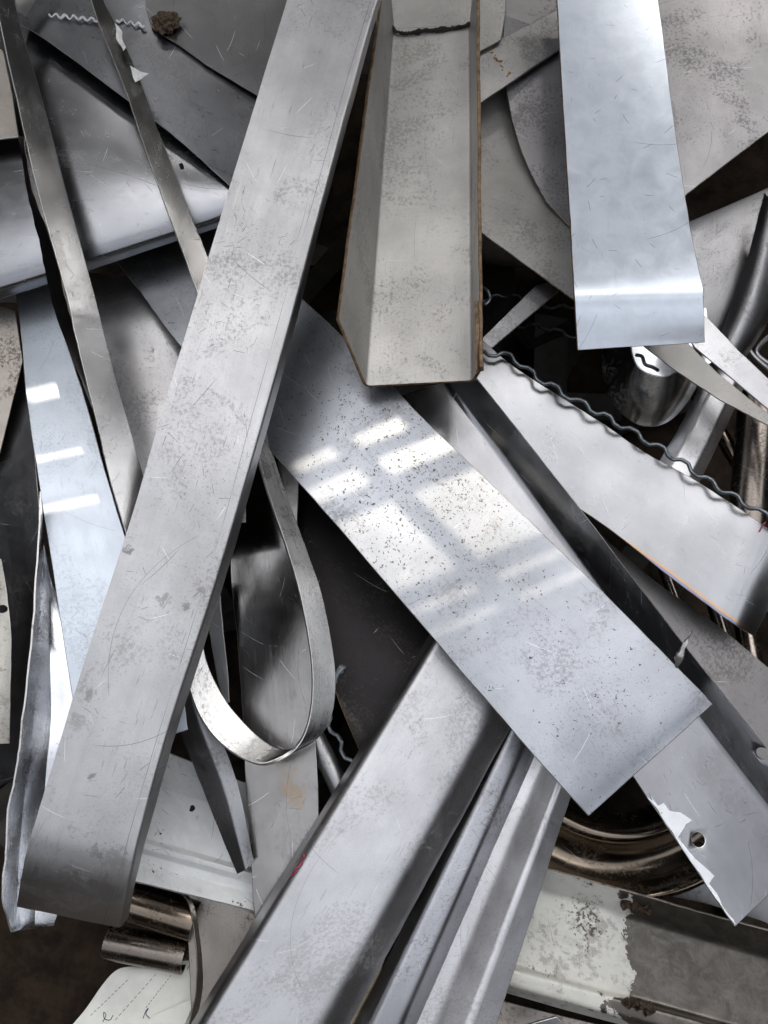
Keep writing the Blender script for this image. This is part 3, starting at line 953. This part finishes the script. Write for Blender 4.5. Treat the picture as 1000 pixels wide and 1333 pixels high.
M_RIB = steel('ribbon_steel', (.42, .415, .41), .22, .5, .12, 0, .5, fleck=.1)
oQ2 = loft('metal_strip', [[(108, -40, .062), (124, -40, .054)], [(118, 0, .060), (135, 0, .052)], [(136, 50, .058), (159, 48, .050)], [(165, 122, .056), (187, 115, .047)], [(186, 185, .055), (206, 168, .045)], [(210, 252, .054), (230, 228, .044)],
                           [(238, 330, .053), (258, 302, .043)], [(262, 398, .052), (286, 372, .042)]], .003, [M_RIB, M_EDGE], n=6, m=4, wob=.0008)
tag(oQ2, 'narrow strip standing on edge with torn white film, left of the longest strip', 'metal strip')
for pts in ([(148, 30), (158, 42), (163, 62), (160, 66), (152, 50)], [(170, 86), (182, 92), (193, 95), (184, 102), (176, 106), (172, 96)]):
    plate('torn_film', pts, [(140, 30, .074), (165, 120, .070), (190, 90, .056)], .0008, [M_FILM], parent=oQ2, bevel=0, wob=.003, dens=.003)
oQ1 = loft('metal_strip', [[(-10, -30, .075), (14, -30, 0.054)], [(0, 30, .075), (26, 30, 0.054)], [(22, 130, .072), (54, 125, 0.051)], [(50, 252, .070), (86, 245, 0.049)], [(88, 390, .066), (124, 385, 0.045)], [(97, 432, .062), (136, 436, 0.041)],
                           [(124, 542, .052), (163, 534, 0.031)], [(145, 630, .045), (187, 618, 0.024)], [(166, 700, .040), (212, 690, 0.019)]], .003, [M_RIB, M_EDGE], n=6, m=4, wob=.0006)
tag(oQ1, 'long narrow strip standing on edge along the left side', 'metal strip')
loft('lip_or_shade_strip', [[(30, 178, .070), (22, 176, .05)], [(40, 240, .068), (36, 252, .045)], [(62, 300, .067), (50, 312, .04)], [(80, 362, .065), (62, 370, .035)], [(96, 430, .060), (78, 425, .035)], [(124, 542, .050), (118, 530, .03)]],
     .0015, [M_DARKER, M_EDGE_D], n=6, m=3, parent=oQ1, wob=.002)  # dark ribbon standing in for the shade and wavy far edge beside the strip
oTL = plate('metal_plate', [(-60, 30), (4, 66), (15, 120), (24, 178), (-60, 188)], [(0, 60, .03), (24, 178, .016), (-60, 188, .016)], .003, [M_WARM2, M_EDGE])
tag(oTL, 'brownish plate cut off by the left edge near the top corner', 'metal plate')
oTC = loft('metal_strip', [[(22, -30, .05), (70, -30, .03)], [(20, 0, .05), (48, 0, .03)], [(24, 14, .048), (34, 22, .03)]], .002, [M_WARM, M_EDGE], m=4)
tag(oTC, 'small tan strip end poking in at the top left corner', 'metal strip')

# ------------------------------------------------------------------ left middle
M_SKYSTRIP = steel('bright_blueish_strip', (.60, .65, .71), .50, .3, .10, 0, .5, mott=.12, bump=.12)
oR = loft('metal_strip', [[(8, 330, -.11), (48, 320, -.11)], [(24, 408, -.086), (70, 396, -.086)], [(36, 530, -.050), (112, 524, -.054)], [(60, 690, -.024), (160, 690, -.032)], [(95, 912, -.015), (230, 880, -.026)], [(112, 990, -.015), (245, 950, -.026)]],
          .002, [M_SKYSTRIP, M_EDGE], n=8, m=8, wave=.002)
tag(oR, 'bright bluish strip with sunlit bands left of the longest strip', 'metal strip')
oS = loft('metal_sheet', [[(90, 350, -.12), (320, 380, -.12)], [(118, 450, -.105), (320, 480, -.105)], [(150, 560, -.085), (320, 580, -.085)], [(185, 680, -.072), (320, 680, -.072)]], .002, [M_SATIN, M_EDGE], n=8, m=8, wave=.003)
tag(oS, 'grey sheet seen between the upright strip and the longest strip', 'metal sheet')
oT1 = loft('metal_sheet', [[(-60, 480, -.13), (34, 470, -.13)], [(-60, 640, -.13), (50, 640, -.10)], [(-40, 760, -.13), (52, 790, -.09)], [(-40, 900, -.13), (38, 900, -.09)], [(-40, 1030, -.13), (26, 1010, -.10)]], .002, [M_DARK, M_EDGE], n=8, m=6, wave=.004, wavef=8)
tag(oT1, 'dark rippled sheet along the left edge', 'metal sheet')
oT0 = plate('metal_plate', [(-50, 380), (20, 405), (30, 470), (0, 590), (-50, 640)], [(0, 400, -.08), (30, 470, -.095), (0, 590, -.10)], .002, [M_WARM2, M_EDGE_D])
tag(oT0, 'dim brownish plate at the left edge below the curled sheet', 'metal plate')
M_CRINK = steel('crinkled_bright_steel', (.74, .75, .77), .24, .8, .25, 0, .9, mott=.3, bump=.9)
oT2 = loft('metal_sheet', [
    [(52, 640, .0), (56, 690, -.04), (68, 760, -.034), (74, 772, -.03)], [(46, 795, .0), (52, 800, -.04), (66, 802, -.03), (96, 850, -.03)], [(31, 937, .0), (44, 940, -.04), (66, 936, -.02), (120, 930, -.028)],
    [(20, 1012, .0), (34, 1015, -.04), (60, 1015, -.02), (110, 1015, -.028)], [(8, 1110, .0), (25, 1110, -.04), (50, 1110, -.02), (100, 1110, -.028)], [(5, 1170, -.004), (22, 1190, -.04), (45, 1196, -.02), (72, 1196, -.03)], [(16, 1213, -.02), (24, 1211, -.04), (48, 1209, -.026), (70, 1206, -.034)]],
    .002, [M_CRINK, M_EDGE], n=7, m=4, wave=.003, wavef=14, wob=.0018)
tag(oT2, 'crinkled bright folded sheet along the lower left of the longest strip', 'metal sheet')
oT3 = plate('metal_plate', [(-60, 715), (2, 728), (9, 770), (15, 830), (12, 968), (-60, 970)], [(0, 730, -.04), (15, 830, -.05), (12, 968, -.05)], .003, [steel('yellow_stained_plate', (.58, .56, .50), .4, .3, .3, 0, .5, rust=.5), M_EDGE])
tag(oT3, 'pale yellow-stained plate with a hole at the left edge', 'metal plate')
cut_hole(oT3, P(4, 793, -.045), Vector((0, 0, 1)), .0055)

# ------------------------------------------------------------------ loop and what lies inside
NE = [(322, 540), (334, 590), (352, 650), (373, 712), (390, 770), (402, 832), (407, 885), (404, 930), (392, 965), (370, 988), (342, 997), (314, 988), (286, 968), (264, 940), (248, 905), (238, 862), (236, 820)]
FE = [(338, 530), (354, 585), (377, 655), (402, 722), (420, 775), (432, 835), (437, 885), (433, 928), (418, 957), (392, 975), (364, 977), (338, 962), (314, 938), (292, 910), (272, 872), (262, 835), (260, 800)]
oU = loft('metal_loop', [[(a[0], a[1], -.024), (b[0], b[1], -.038)] for a, b in zip(NE, FE)], .005, [steel('loop_steel', (.50, .495, .485), .28, .6, .25, 0, .5), M_EDGE], n=6, m=4, wob=.0004)
tag(oU, 'narrow strip bent into a teardrop loop beside the longest strip', 'metal strip')
M_V1 = steel('reflective_sheet', (.28, .27, .26), .17, 1.0, .15, 0, .7, mott=.3, stains_reflections=[(tuple(P(380, 1030, -.12)), .045, (.32, .21, .10), .4, 7), (tuple(P(373, 1068, -.117)), .004, (.4, .16, .02), .9, 200)])  # broad warm patch is a painted orange reflection; the small one a spot
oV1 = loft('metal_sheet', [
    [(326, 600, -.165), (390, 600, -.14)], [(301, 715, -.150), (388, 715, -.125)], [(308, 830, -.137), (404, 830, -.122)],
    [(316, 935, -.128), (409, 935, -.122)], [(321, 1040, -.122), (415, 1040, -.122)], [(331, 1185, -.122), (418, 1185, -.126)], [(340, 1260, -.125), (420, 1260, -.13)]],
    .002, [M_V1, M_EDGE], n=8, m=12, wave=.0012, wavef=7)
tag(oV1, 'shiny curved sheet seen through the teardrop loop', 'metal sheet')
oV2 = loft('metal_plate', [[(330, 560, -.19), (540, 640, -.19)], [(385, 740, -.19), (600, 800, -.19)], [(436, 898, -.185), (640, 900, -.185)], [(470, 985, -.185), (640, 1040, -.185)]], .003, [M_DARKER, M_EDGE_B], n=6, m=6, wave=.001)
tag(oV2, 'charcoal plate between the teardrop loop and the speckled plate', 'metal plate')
oSm = loft('metal_strip', [[(266, 740, -.10), (284, 740, -.10)], [(271, 810, -.10), (290, 810, -.10)], [(282, 880, -.105), (297, 880, -.105)], [(292, 915, -.11), (299, 915, -.11)]], .002, [M_GREY, M_EDGE], m=4)
tag(oSm, 'short grey strip end left of the shiny curved sheet', 'metal strip')
oGB = loft('metal_bar', [[(222, 905, -.088), (244, 898, -.074), (262, 892, -.078)], [(236, 955, -.092), (260, 945, -.078), (278, 937, -.083)], [(268, 1038, -.098), (292, 1028, -.085), (309, 1020, -.09)], [(309, 1138, -.108), (320, 1132, -.094), (331, 1122, -.10)]],
           .004, [M_GREY, M_EDGE], n=8, m=4, fil=.003, fk=3, wave=.0006)
tag(oGB, 'dark rounded bar slanting across the white painted profile', 'metal bar')
oRB = tube('metal_rod', path3([(395, 930, -.15), (430, 1000, -.14), (470, 1085, -.135)], 8), .014, [M_GREY], seg=20, hollow=.8)
tag(oRB, 'round grey rod between the loop and the broad bottom channel', 'metal rod')
w2 = crimped([(410, 880, -.15), (432, 950, -.125), (448, 978, -.12), (470, 1020, -.12)], .0042, .036)
tag(tube('crimped_wire', w2, .0026, [M_WIRE], seg=8), 'short bluish crimped wire end below the teardrop loop', 'wire')
oBlob = tube('chalk_smear', path3([(435, 892, -.180), (437, 882, -.180), (444, 871, -.181), (450, 868, -.182)], 4), [.002, .003, .004, .0045, .004, .0035, .004, .005, .005, .005, .004, .003, .002][:13], [simple('grey_smear', (.30, .33, .35), .6, .3, .3, 200)], oV2, seg=7, jit=.5)

# white painted profile
M_WHITE = painted('dirty_white_paint', (.78, .79, .785), .20, .22, .2)
oW = bars('painted_profile', [((140, 950, -0.140), (350, 1032, -0.140)), ((140, 1004, -0.162), (350, 1070, -0.162)), ((140, 1078, -0.162), (350, 1136, -0.162)), ((140, 1084, -0.150), (350, 1143, -0.150)), ((140, 1092, -0.150), (350, 1150, -0.150)),
                              ((140, 1098, -0.163), (350, 1157, -0.163)), ((140, 1112, -0.163), (350, 1168, -0.163)), ((140, 1138, -0.148), (350, 1190, -0.148)), ((140, 1140, -0.165), (350, 1192, -0.165))], .002, [M_WHITE, M_WHITE], fil=.0018, fk=3, n=20, wave=.0006)
tag(oW, 'white painted ribbed profile under the lower part of the longest strip', 'painted profile')
tube('screw_hole', [P(251, 1052, -.1625), P(251, 1052, -.1612)], [.0045, .0035], [M_SLAG], oW, seg=9, jit=.6)

# ------------------------------------------------------------------ bottom left
oT4 = tube('metal_tube', [P(130, 1162, -.20), P(255, 1200, -.20)], .026, [M_BRASSY], seg=32, hollow=.86)
tag(oT4, 'brownish shiny tube under the bent end of the longest strip', 'metal tube')
oT5 = tube('metal_tube', [P(140, 1226, -.21), P(242, 1246, -.21)], .022, [M_CHROME], seg=32, hollow=.86)
tag(oT5, 'short chrome tube above the paper sheet', 'metal tube')
oT6 = loft('metal_strip', [[(234, 1158, -.18), (242, 1160, -.19)], [(246, 1180, -.17), (254, 1182, -.17)], [(256, 1230, -.15), (262, 1232, -.17)], [(256, 1290, -.15), (264, 1290, -.17)], [(244, 1345, -.15), (252, 1345, -.17)]], .002, [M_WARM2, M_EDGE_D], m=3)
tag(oT6, 'thin bowed strip on edge right of the paper sheet', 'metal strip')
oT7 = loft('metal_plate', [[(240, 1150, -.20), (345, 1165, -.20)], [(246, 1250, -.20), (330, 1260, -.20)], [(250, 1345, -.20), (300, 1345, -.20)]], .002, [M_WARM2, M_EDGE_D])
tag(oT7, 'dim brown plate left of the broad bottom channel', 'metal plate')
M_PAPER = simple('cream_paper', (.74, .74, .68), .8, 0, .06, 30, .1)
oPp = loft('paper_sheet', [[(80, 1350, -.235), (140, 1400, -.235), (240, 1400, -.232)], [(108, 1318, -.230), (170, 1345, -.222), (250, 1340, -.222)], [(150, 1264, -.226), (200, 1275, -.215), (258, 1296, -.222)], [(196, 1256, -.228), (228, 1252, -.222), (257, 1250, -.226)]], .0006, [M_PAPER], n=8, m=8, across=True, wob=.0002, wave=.002, bevel=0)
tag(oPp, 'cream paper sheet with dashed lines and handwriting at the bottom left', 'paper')
oPp2 = plate('paper_flap', [(175, 1345), (200, 1322), (256, 1298), (250, 1312), (236, 1345)], [(175, 1345, -.214), (256, 1298, -.214), (236, 1345, -.21)], .0005, [M_PAPER], parent=oPp, bevel=0)
bpy.context.view_layer.update()
from mathutils.bvhtree import BVHTree


def on_surface(obj, px, py, lift=.0005):
    """Point on an object's surface along the line of sight, lifted a little."""
    me = obj.data
    off = obj.location if obj.parent is None else obj.parent.location + obj.location
    key = obj.name
    if key not in BV:
        BV[key] = BVHTree.FromPolygons([v.co + off for v in me.vertices], [list(p.vertices) for p in me.polygons])
    d = ray(px, py).normalized()
    h = BV[key].ray_cast(CAM, d)
    return None if h[0] is None else h[0] - d * lift


BV = {}


def stroke(obj, pts, r, mat, name, n=5, parent=None):
    q = []
    c = resample([Vector((x, y, 0)) for x, y in pts], n, True)
    for p in c:
        s_ = on_surface(obj, p.x, p.y)
        if s_ is not None: q.append(s_)
    if len(q) > 1: return tube(name, q, r, [mat], parent or obj, seg=5)


for (x0, y0, x1, y1) in ((118, 1322, 168, 1274), (150, 1328, 205, 1266), (190, 1312, 224, 1268)):
    k = 11
    for i in range(k):
        a, b = i / k, (i + .55) / k
        stroke(oPp, [(x0 + (x1 - x0) * a, y0 + (y1 - y0) * a), (x0 + (x1 - x0) * b, y0 + (y1 - y0) * b)], .00035, M_INK, 'printed_dash', 2)
for s_ in ([(134, 1330), (138, 1322), (135, 1318), (136, 1326), (143, 1328), (147, 1322)], [(186, 1326), (190, 1316), (193, 1313), (190, 1320), (195, 1326)], [(244, 1262), (247, 1256), (250, 1254), (248, 1260), (251, 1258), (252, 1262)]):
    stroke(oPp, s_, .0005, M_INK, 'handwriting')

# ------------------------------------------------------------------ bottom right
prof = [(.240, -.196), (.247, -.190), (.249, -.183), (.243, -.177), (.234, -.182), (.222, -.196), (.206, -.203), (.190, -.199), (.178, -.188), (.170, -.178), (.160, -.176), (.152, -.184), (.146, -.20), (.144, -.23), (.240, -.23)]
cR = P(800, 930, -.18); cR.z = 0
NSEG = 96
prof_s = resample([Vector((a, b, 0)) for a, b in prof], 4, True)[:-1]
vv, ff, uvv = [], [], []
for i in range(NSEG + 1):
    a = math.radians(185 + 170 * i / NSEG)
    for (j, q) in enumerate(prof_s):
        vv.append(cR + Vector((q.x * math.cos(a), q.x * math.sin(a), q.y))); uvv.append((a * .2, j * .004))
NPF = len(prof_s)
for i in range(NSEG):
    for j in range(NPF):
        i2, j2 = i + 1, (j + 1) % NPF
        ff.append([i * NPF + j, i2 * NPF + j, i2 * NPF + j2, i * NPF + j2])
ff += [list(range(NPF)), [NSEG * NPF + j for j in range(NPF)][::-1]]
oY = finish('chrome_rim', vv, ff, uvv, [M_BRASSY], [0] * len(ff), [True] * len(ff))
tag(oY, 'yellowed chrome rim section under the corner of the speckled plate', 'ring')

M_ZP = painted('peeled_cream_paint', (.56, .555, .51), .38, .55, .30, (.17, .155, .135), tear=(0, .235, .15, 1))
oZ = bars('painted_channel', [((590, 1098, -.130), (1050, 1226, -.130)), ((590, 1126, -.172), (1050, 1262, -.172)), ((590, 1234, -.172), (1050, 1362, -.172)), ((590, 1240, -.148), (1050, 1368, -.148)), ((590, 1262, -.148), (1050, 1392, -.148)), ((590, 1274, -.185), (1050, 1402, -.185))],
          .003, [M_ZP, M_EDGE_D], fil=.006, n=30, wave=.0008, parts=[('flange', 0, 1), ('web', 1, 14), ('lip', 14, 29)])
tag(oZ, 'channel with peeling cream paint in the bottom right corner', 'painted channel')
for (px, py, z) in ((826, 1180, -.148), (830, 1308, -.146)):
    c = P(px, py, z)
    pts = [c + Vector((-.018, .004, 0)), c + Vector((-.008, .002, .003)), c + Vector((0, 0, .0)), c + Vector((.010, -.003, .004)), c + Vector((.018, -.006, 0))]
    pts = resample(pts, 5, True)
    tube('weld', pts, [.003 + .003 * abs(math.sin(i * .45)) for i in range(len(pts))], [M_RUST], oZ, seg=14, jit=1.3)
oZ2 = loft('metal_strip', [[(660, 1342, -.20), (690, 1352, -.20)], [(725, 1323, -.19), (732, 1330, -.19)]], .004, [M_GREY, M_EDGE])
tag(oZ2, 'tip of a grey strip poking up at the bottom edge below the painted channel', 'metal strip')
oZ3 = loft('metal_plate', [[(600, 1290, -.24), (620, 1420, -.24)], [(1050, 1400, -.24), (1050, 1500, -.24)]], .003, [M_WARM2, M_EDGE_D])
tag(oZ3, 'brownish plate below the painted channel at the bottom edge', 'metal plate')
oZ4 = loft('metal_strip', [[(820, 1100, -.22), (830, 1160, -.22)], [(930, 1120, -.21), (930, 1180, -.21)], [(1050, 1150, -.20), (1050, 1220, -.20)]], .003, [M_DARK, M_EDGE_D])
tag(oZ4, 'dark strip between the chrome rim and the peeling painted channel', 'metal strip')

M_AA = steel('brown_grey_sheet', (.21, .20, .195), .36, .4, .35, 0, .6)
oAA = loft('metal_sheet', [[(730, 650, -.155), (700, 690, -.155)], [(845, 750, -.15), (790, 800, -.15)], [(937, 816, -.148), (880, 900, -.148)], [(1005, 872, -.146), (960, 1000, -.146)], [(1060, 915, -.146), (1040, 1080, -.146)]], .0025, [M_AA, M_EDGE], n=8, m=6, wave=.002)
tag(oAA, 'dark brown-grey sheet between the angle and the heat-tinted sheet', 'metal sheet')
for (a, b, r, lab) in (((846, 690), (905, 850), .009, 'thin shiny rod under the heat-tinted sheet, leftmost of three'), ((915, 740), (958, 880), .011, 'shiny rod under the heat-tinted sheet, middle of three'), ((965, 790), (990, 920), .016, 'thick shiny rod under the corner of the heat-tinted sheet')):
    o = tube('metal_rod', [P(*a, -.25), P(*b, -.22)], r, [M_CHROME], seg=20, hollow=.8)
    tag(o, lab, 'metal rod', 'rods under the heat-tinted sheet')

# ------------------------------------------------------------------ upper right
ARC = [(655, 95), (660, 122), (667, 158), (678, 195), (692, 228), (711, 262), (740, 293), (775, 318), (815, 322), (855, 300)]
oL = plate('metal_plate', [(640, -80), (648, 0)] + ARC + [(895, 252), (1000, 172), (1100, 96), (1100, -80)], [(660, 115, -.055), (895, 250, -.060), (1000, 0, -.030)], .003, [steel('dusty_plate_steel', (.42, .405, .405), .40, .3, .40, 0, .8), M_EDGE_D])
tag(oL, 'large dusty plate with a curved left edge behind the pale blue strip', 'metal plate')
oN = plate('metal_plate', [(560, 60), (700, 100), (790, 250), (800, 425), (745, 389), (627, 303), (560, 262)], [(627, 130, -.088), (745, 389, -.072), (627, 303, -.078)], .003, [M_WARM, M_EDGE_D])
tag(oN, 'light grey plate right of the upright channel, under the curved plate', 'metal plate')
M_RUSTY = steel('rust_marked_steel', (.50, .49, .48), .36, .4, .3, 0, .6, stains_reflections=[])
oM = plate('metal_strip', [(560, 100), (627, 64), (725, 13), (800, -24), (800, 20), (725, 66), (627, 132), (560, 172)], [(627, 64, -.035), (725, 13, -.035), (627, 132, -.035)], .004, [M_RUSTY, M_EDGE])
tag(oM, 'flat strip with orange rust spots between the upright channel and the pale blue strip', 'metal strip')
M_ORANGE = simple('orange_rust', (.36, .17, .035), .9, 0, .5, 300, .8)
rr = random.Random(12)
for k in range(26):
    t_ = rr.random()
    px, py = 634 + 32 * t_ + rr.uniform(-3, 3), 58 + 44 * t_ + rr.uniform(-3, 3)
    c = P(px, py, -.0352)
    r = rr.uniform(.0008, .0024)
    pts = [c + Vector((-r, 0, 0)), c + Vector((0, rr.uniform(-r, r), .0004)), c + Vector((r, 0, 0))]
    tube('rust_spot', pts, [r * .4, r * .8, r * .4], [M_ORANGE], oM, seg=6, jit=.6)
oM2 = plate('metal_plate', [(470, -80), (662, -80), (658, 20), (652, 52), (600, 80), (500, 90)], [(500, 60, -.03), (655, 50, -.028), (560, -60, -.028)], .003, [M_WARM, M_EDGE_D])
tag(oM2, 'pale plate showing behind the burnt end of the upright channel', 'metal plate')
oM3 = plate('metal_plate', [(659, -80), (735, -80), (735, 8), (690, 32), (655, 50)], [(660, 0, -.045), (735, 0, -.045), (660, 50, -.045)], .003, [M_GREY, M_EDGE_D])
tag(oM3, 'small dark grey plate corner left of the pale blue strip at the top edge', 'metal plate')
oN2 = plate('metal_strip', [(580, 486), (628, 440), (698, 371), (712, 368), (728, 379), (628, 463), (590, 500)], [(628, 440, -.10), (698, 371, -.11), (728, 379, -.11)], .003, [M_SATIN, M_EDGE])
tag(oN2, 'pointed bright strip end right of the foot of the upright channel', 'metal strip')
for i, (pp, lab) in enumerate((([(600, 400, -.17), (660, 385, -.17), (720, 400, -.18), (790, 395, -.18)], 'dark crimped wire in the gap left of the pale blue strip, upper one'),
                               ([(650, 430, -.18), (700, 425, -.18), (760, 440, -.19), (800, 430, -.2)], 'dark crimped wire in the gap left of the pale blue strip, lower one'))):
    tag(tube('crimped_wire', crimped(pp, .004, .036), .0025, [M_WIRE_D], seg=8), lab, 'wire', 'dark wires in the gap')
oHk = tube('wire_hook', path3([(622, 372, -.06), (634, 378, -.05), (638, 388, -.05), (632, 396, -.05), (626, 392, -.055)], 6), .0024, [M_WIRE], seg=8)
tag(oHk, 'small wire hook at the right flange of the upright channel', 'wire')

# curled band and bits below the blue strip
NJ = [(822, 430), (822, 455), (830, 476), (848, 487), (868, 489), (888, 480), (908, 462), (918, 440), (918, 420)]
FJ = [(784, 440), (786, 490), (800, 528), (826, 551), (852, 556), (878, 544), (902, 514), (918, 480), (925, 450)]
oJ = loft('metal_band', [[(a[0], a[1], -.045), (b[0], b[1], -.115)] for a, b in zip(NJ, FJ)], .002, [M_MIRROR, M_EDGE], n=7, m=6)
tag(oJ, 'shiny band curled into a cup below the pale blue strip', 'metal band')
oJ2 = plate('metal_plate', [(800, 400), (920, 400), (930, 470), (880, 500), (830, 495)], [(800, 420, -.095), (920, 420, -.095), (860, 500, -.10)], .002, [M_BRIGHT, M_EDGE])
tag(oJ2, 'bright plate seen inside the curled band', 'metal plate')
oJw = tube('crimped_wire', path3([(828, 462, -.05), (836, 464, -.044), (840, 474, -.044), (850, 478, -.044), (857, 482, -.05)], 6), .0026, [M_WIRE], seg=8)
tag(oJw, 'bent wire end sticking up inside the curled band', 'wire')
oK1 = plate('metal_strip', [(836, 448), (890, 440), (935, 486), (1000, 538), (1060, 585), (1060, 600), (1000, 553), (938, 520), (880, 482)], [(842, 450, -.02), (935, 486, -.03), (1060, 600, -.035)], .003, [M_WARM, M_EDGE])
tag(oK1, 'tapered strip running from under the pale blue strip to the right edge', 'metal strip')
oK2 = plate('metal_strip', [(905, 400), (922, 414), (962, 456), (1000, 492), (1060, 548), (1060, 592), (1000, 532), (955, 494), (905, 452), (890, 430)], [(922, 414, -.035), (1060, 548, -.045), (905, 452, -.035)], .003, [M_SATIN, M_EDGE])
tag(oK2, 'pale pointed strip above the tapered one at the right edge', 'metal strip')
oX1 = loft('metal_channel', [[(925, 470, -.13), (940, 478, -.118), (962, 490, -.118), (972, 498, -.14)], [(890, 545, -.13), (905, 550, -.118), (930, 560, -.118), (940, 568, -.14)], [(835, 640, -.13), (852, 648, -.118), (880, 660, -.118), (892, 668, -.14)]], .002, [M_SATIN, M_EDGE], n=10, m=3, fil=.005, smooth=False)
tag(oX1, 'pale channel end standing behind the crimped wire, right of the curled band', 'metal channel')
oX2 = tube('metal_tube', [P(988, 515, -.16), P(972, 730, -.16)], .030, [M_CHROME], seg=32, hollow=.88)
tag(oX2, 'thick shiny tube at the right edge behind the crimped wire', 'metal tube')
oX3 = tube('metal_rod', [P(905, 510, -.20), P(975, 625, -.19)], .012, [M_BRASSY], seg=20, hollow=.8)
tag(oX3, 'brownish rod left of the thick shiny tube', 'metal rod')
oX4 = loft('metal_sheet', [[(870, 300, -.12), (1010, 240, -.14)], [(890, 380, -.11), (985, 330, -.12)], [(912, 430, -.10), (948, 425, -.11)], [(918, 470, -.10), (935, 468, -.11)]], .002, [M_GREY, M_EDGE], n=8, m=6, wave=.002)
tag(oX4, 'scratched grey sheet tapering down to the right of the pale blue strip', 'metal sheet')
oX5 = loft('metal_profile', [[(995, 250, -.09), (1006, 262, -.07), (1030, 290, -.08), (1040, 300, -.11)], [(966, 360, -.09), (980, 372, -.07), (1000, 392, -.08), (1010, 400, -.11)], [(936, 440, -.09), (946, 450, -.075), (962, 462, -.08), (970, 468, -.11)]], .002, [M_GREY, M_EDGE], n=8, m=4, across=True)
tag(oX5, 'rolled grey profile at the right edge beside the scratched sheet', 'metal profile')
for (a, b, c_, lab) in (((1010, 400), (975, 450), (1010, 490), 'thin dark hoop at the right edge, outer one'), ((1010, 430), (985, 458), (1010, 480), 'thin dark hoop at the right edge, inner one')):
    tag(tube('metal_hoop', path3([(*a, -.12), (*b, -.12), (*c_, -.12)], 10), .004, [M_GREY], seg=8), lab, 'hoop', 'dark hoops at the right edge')
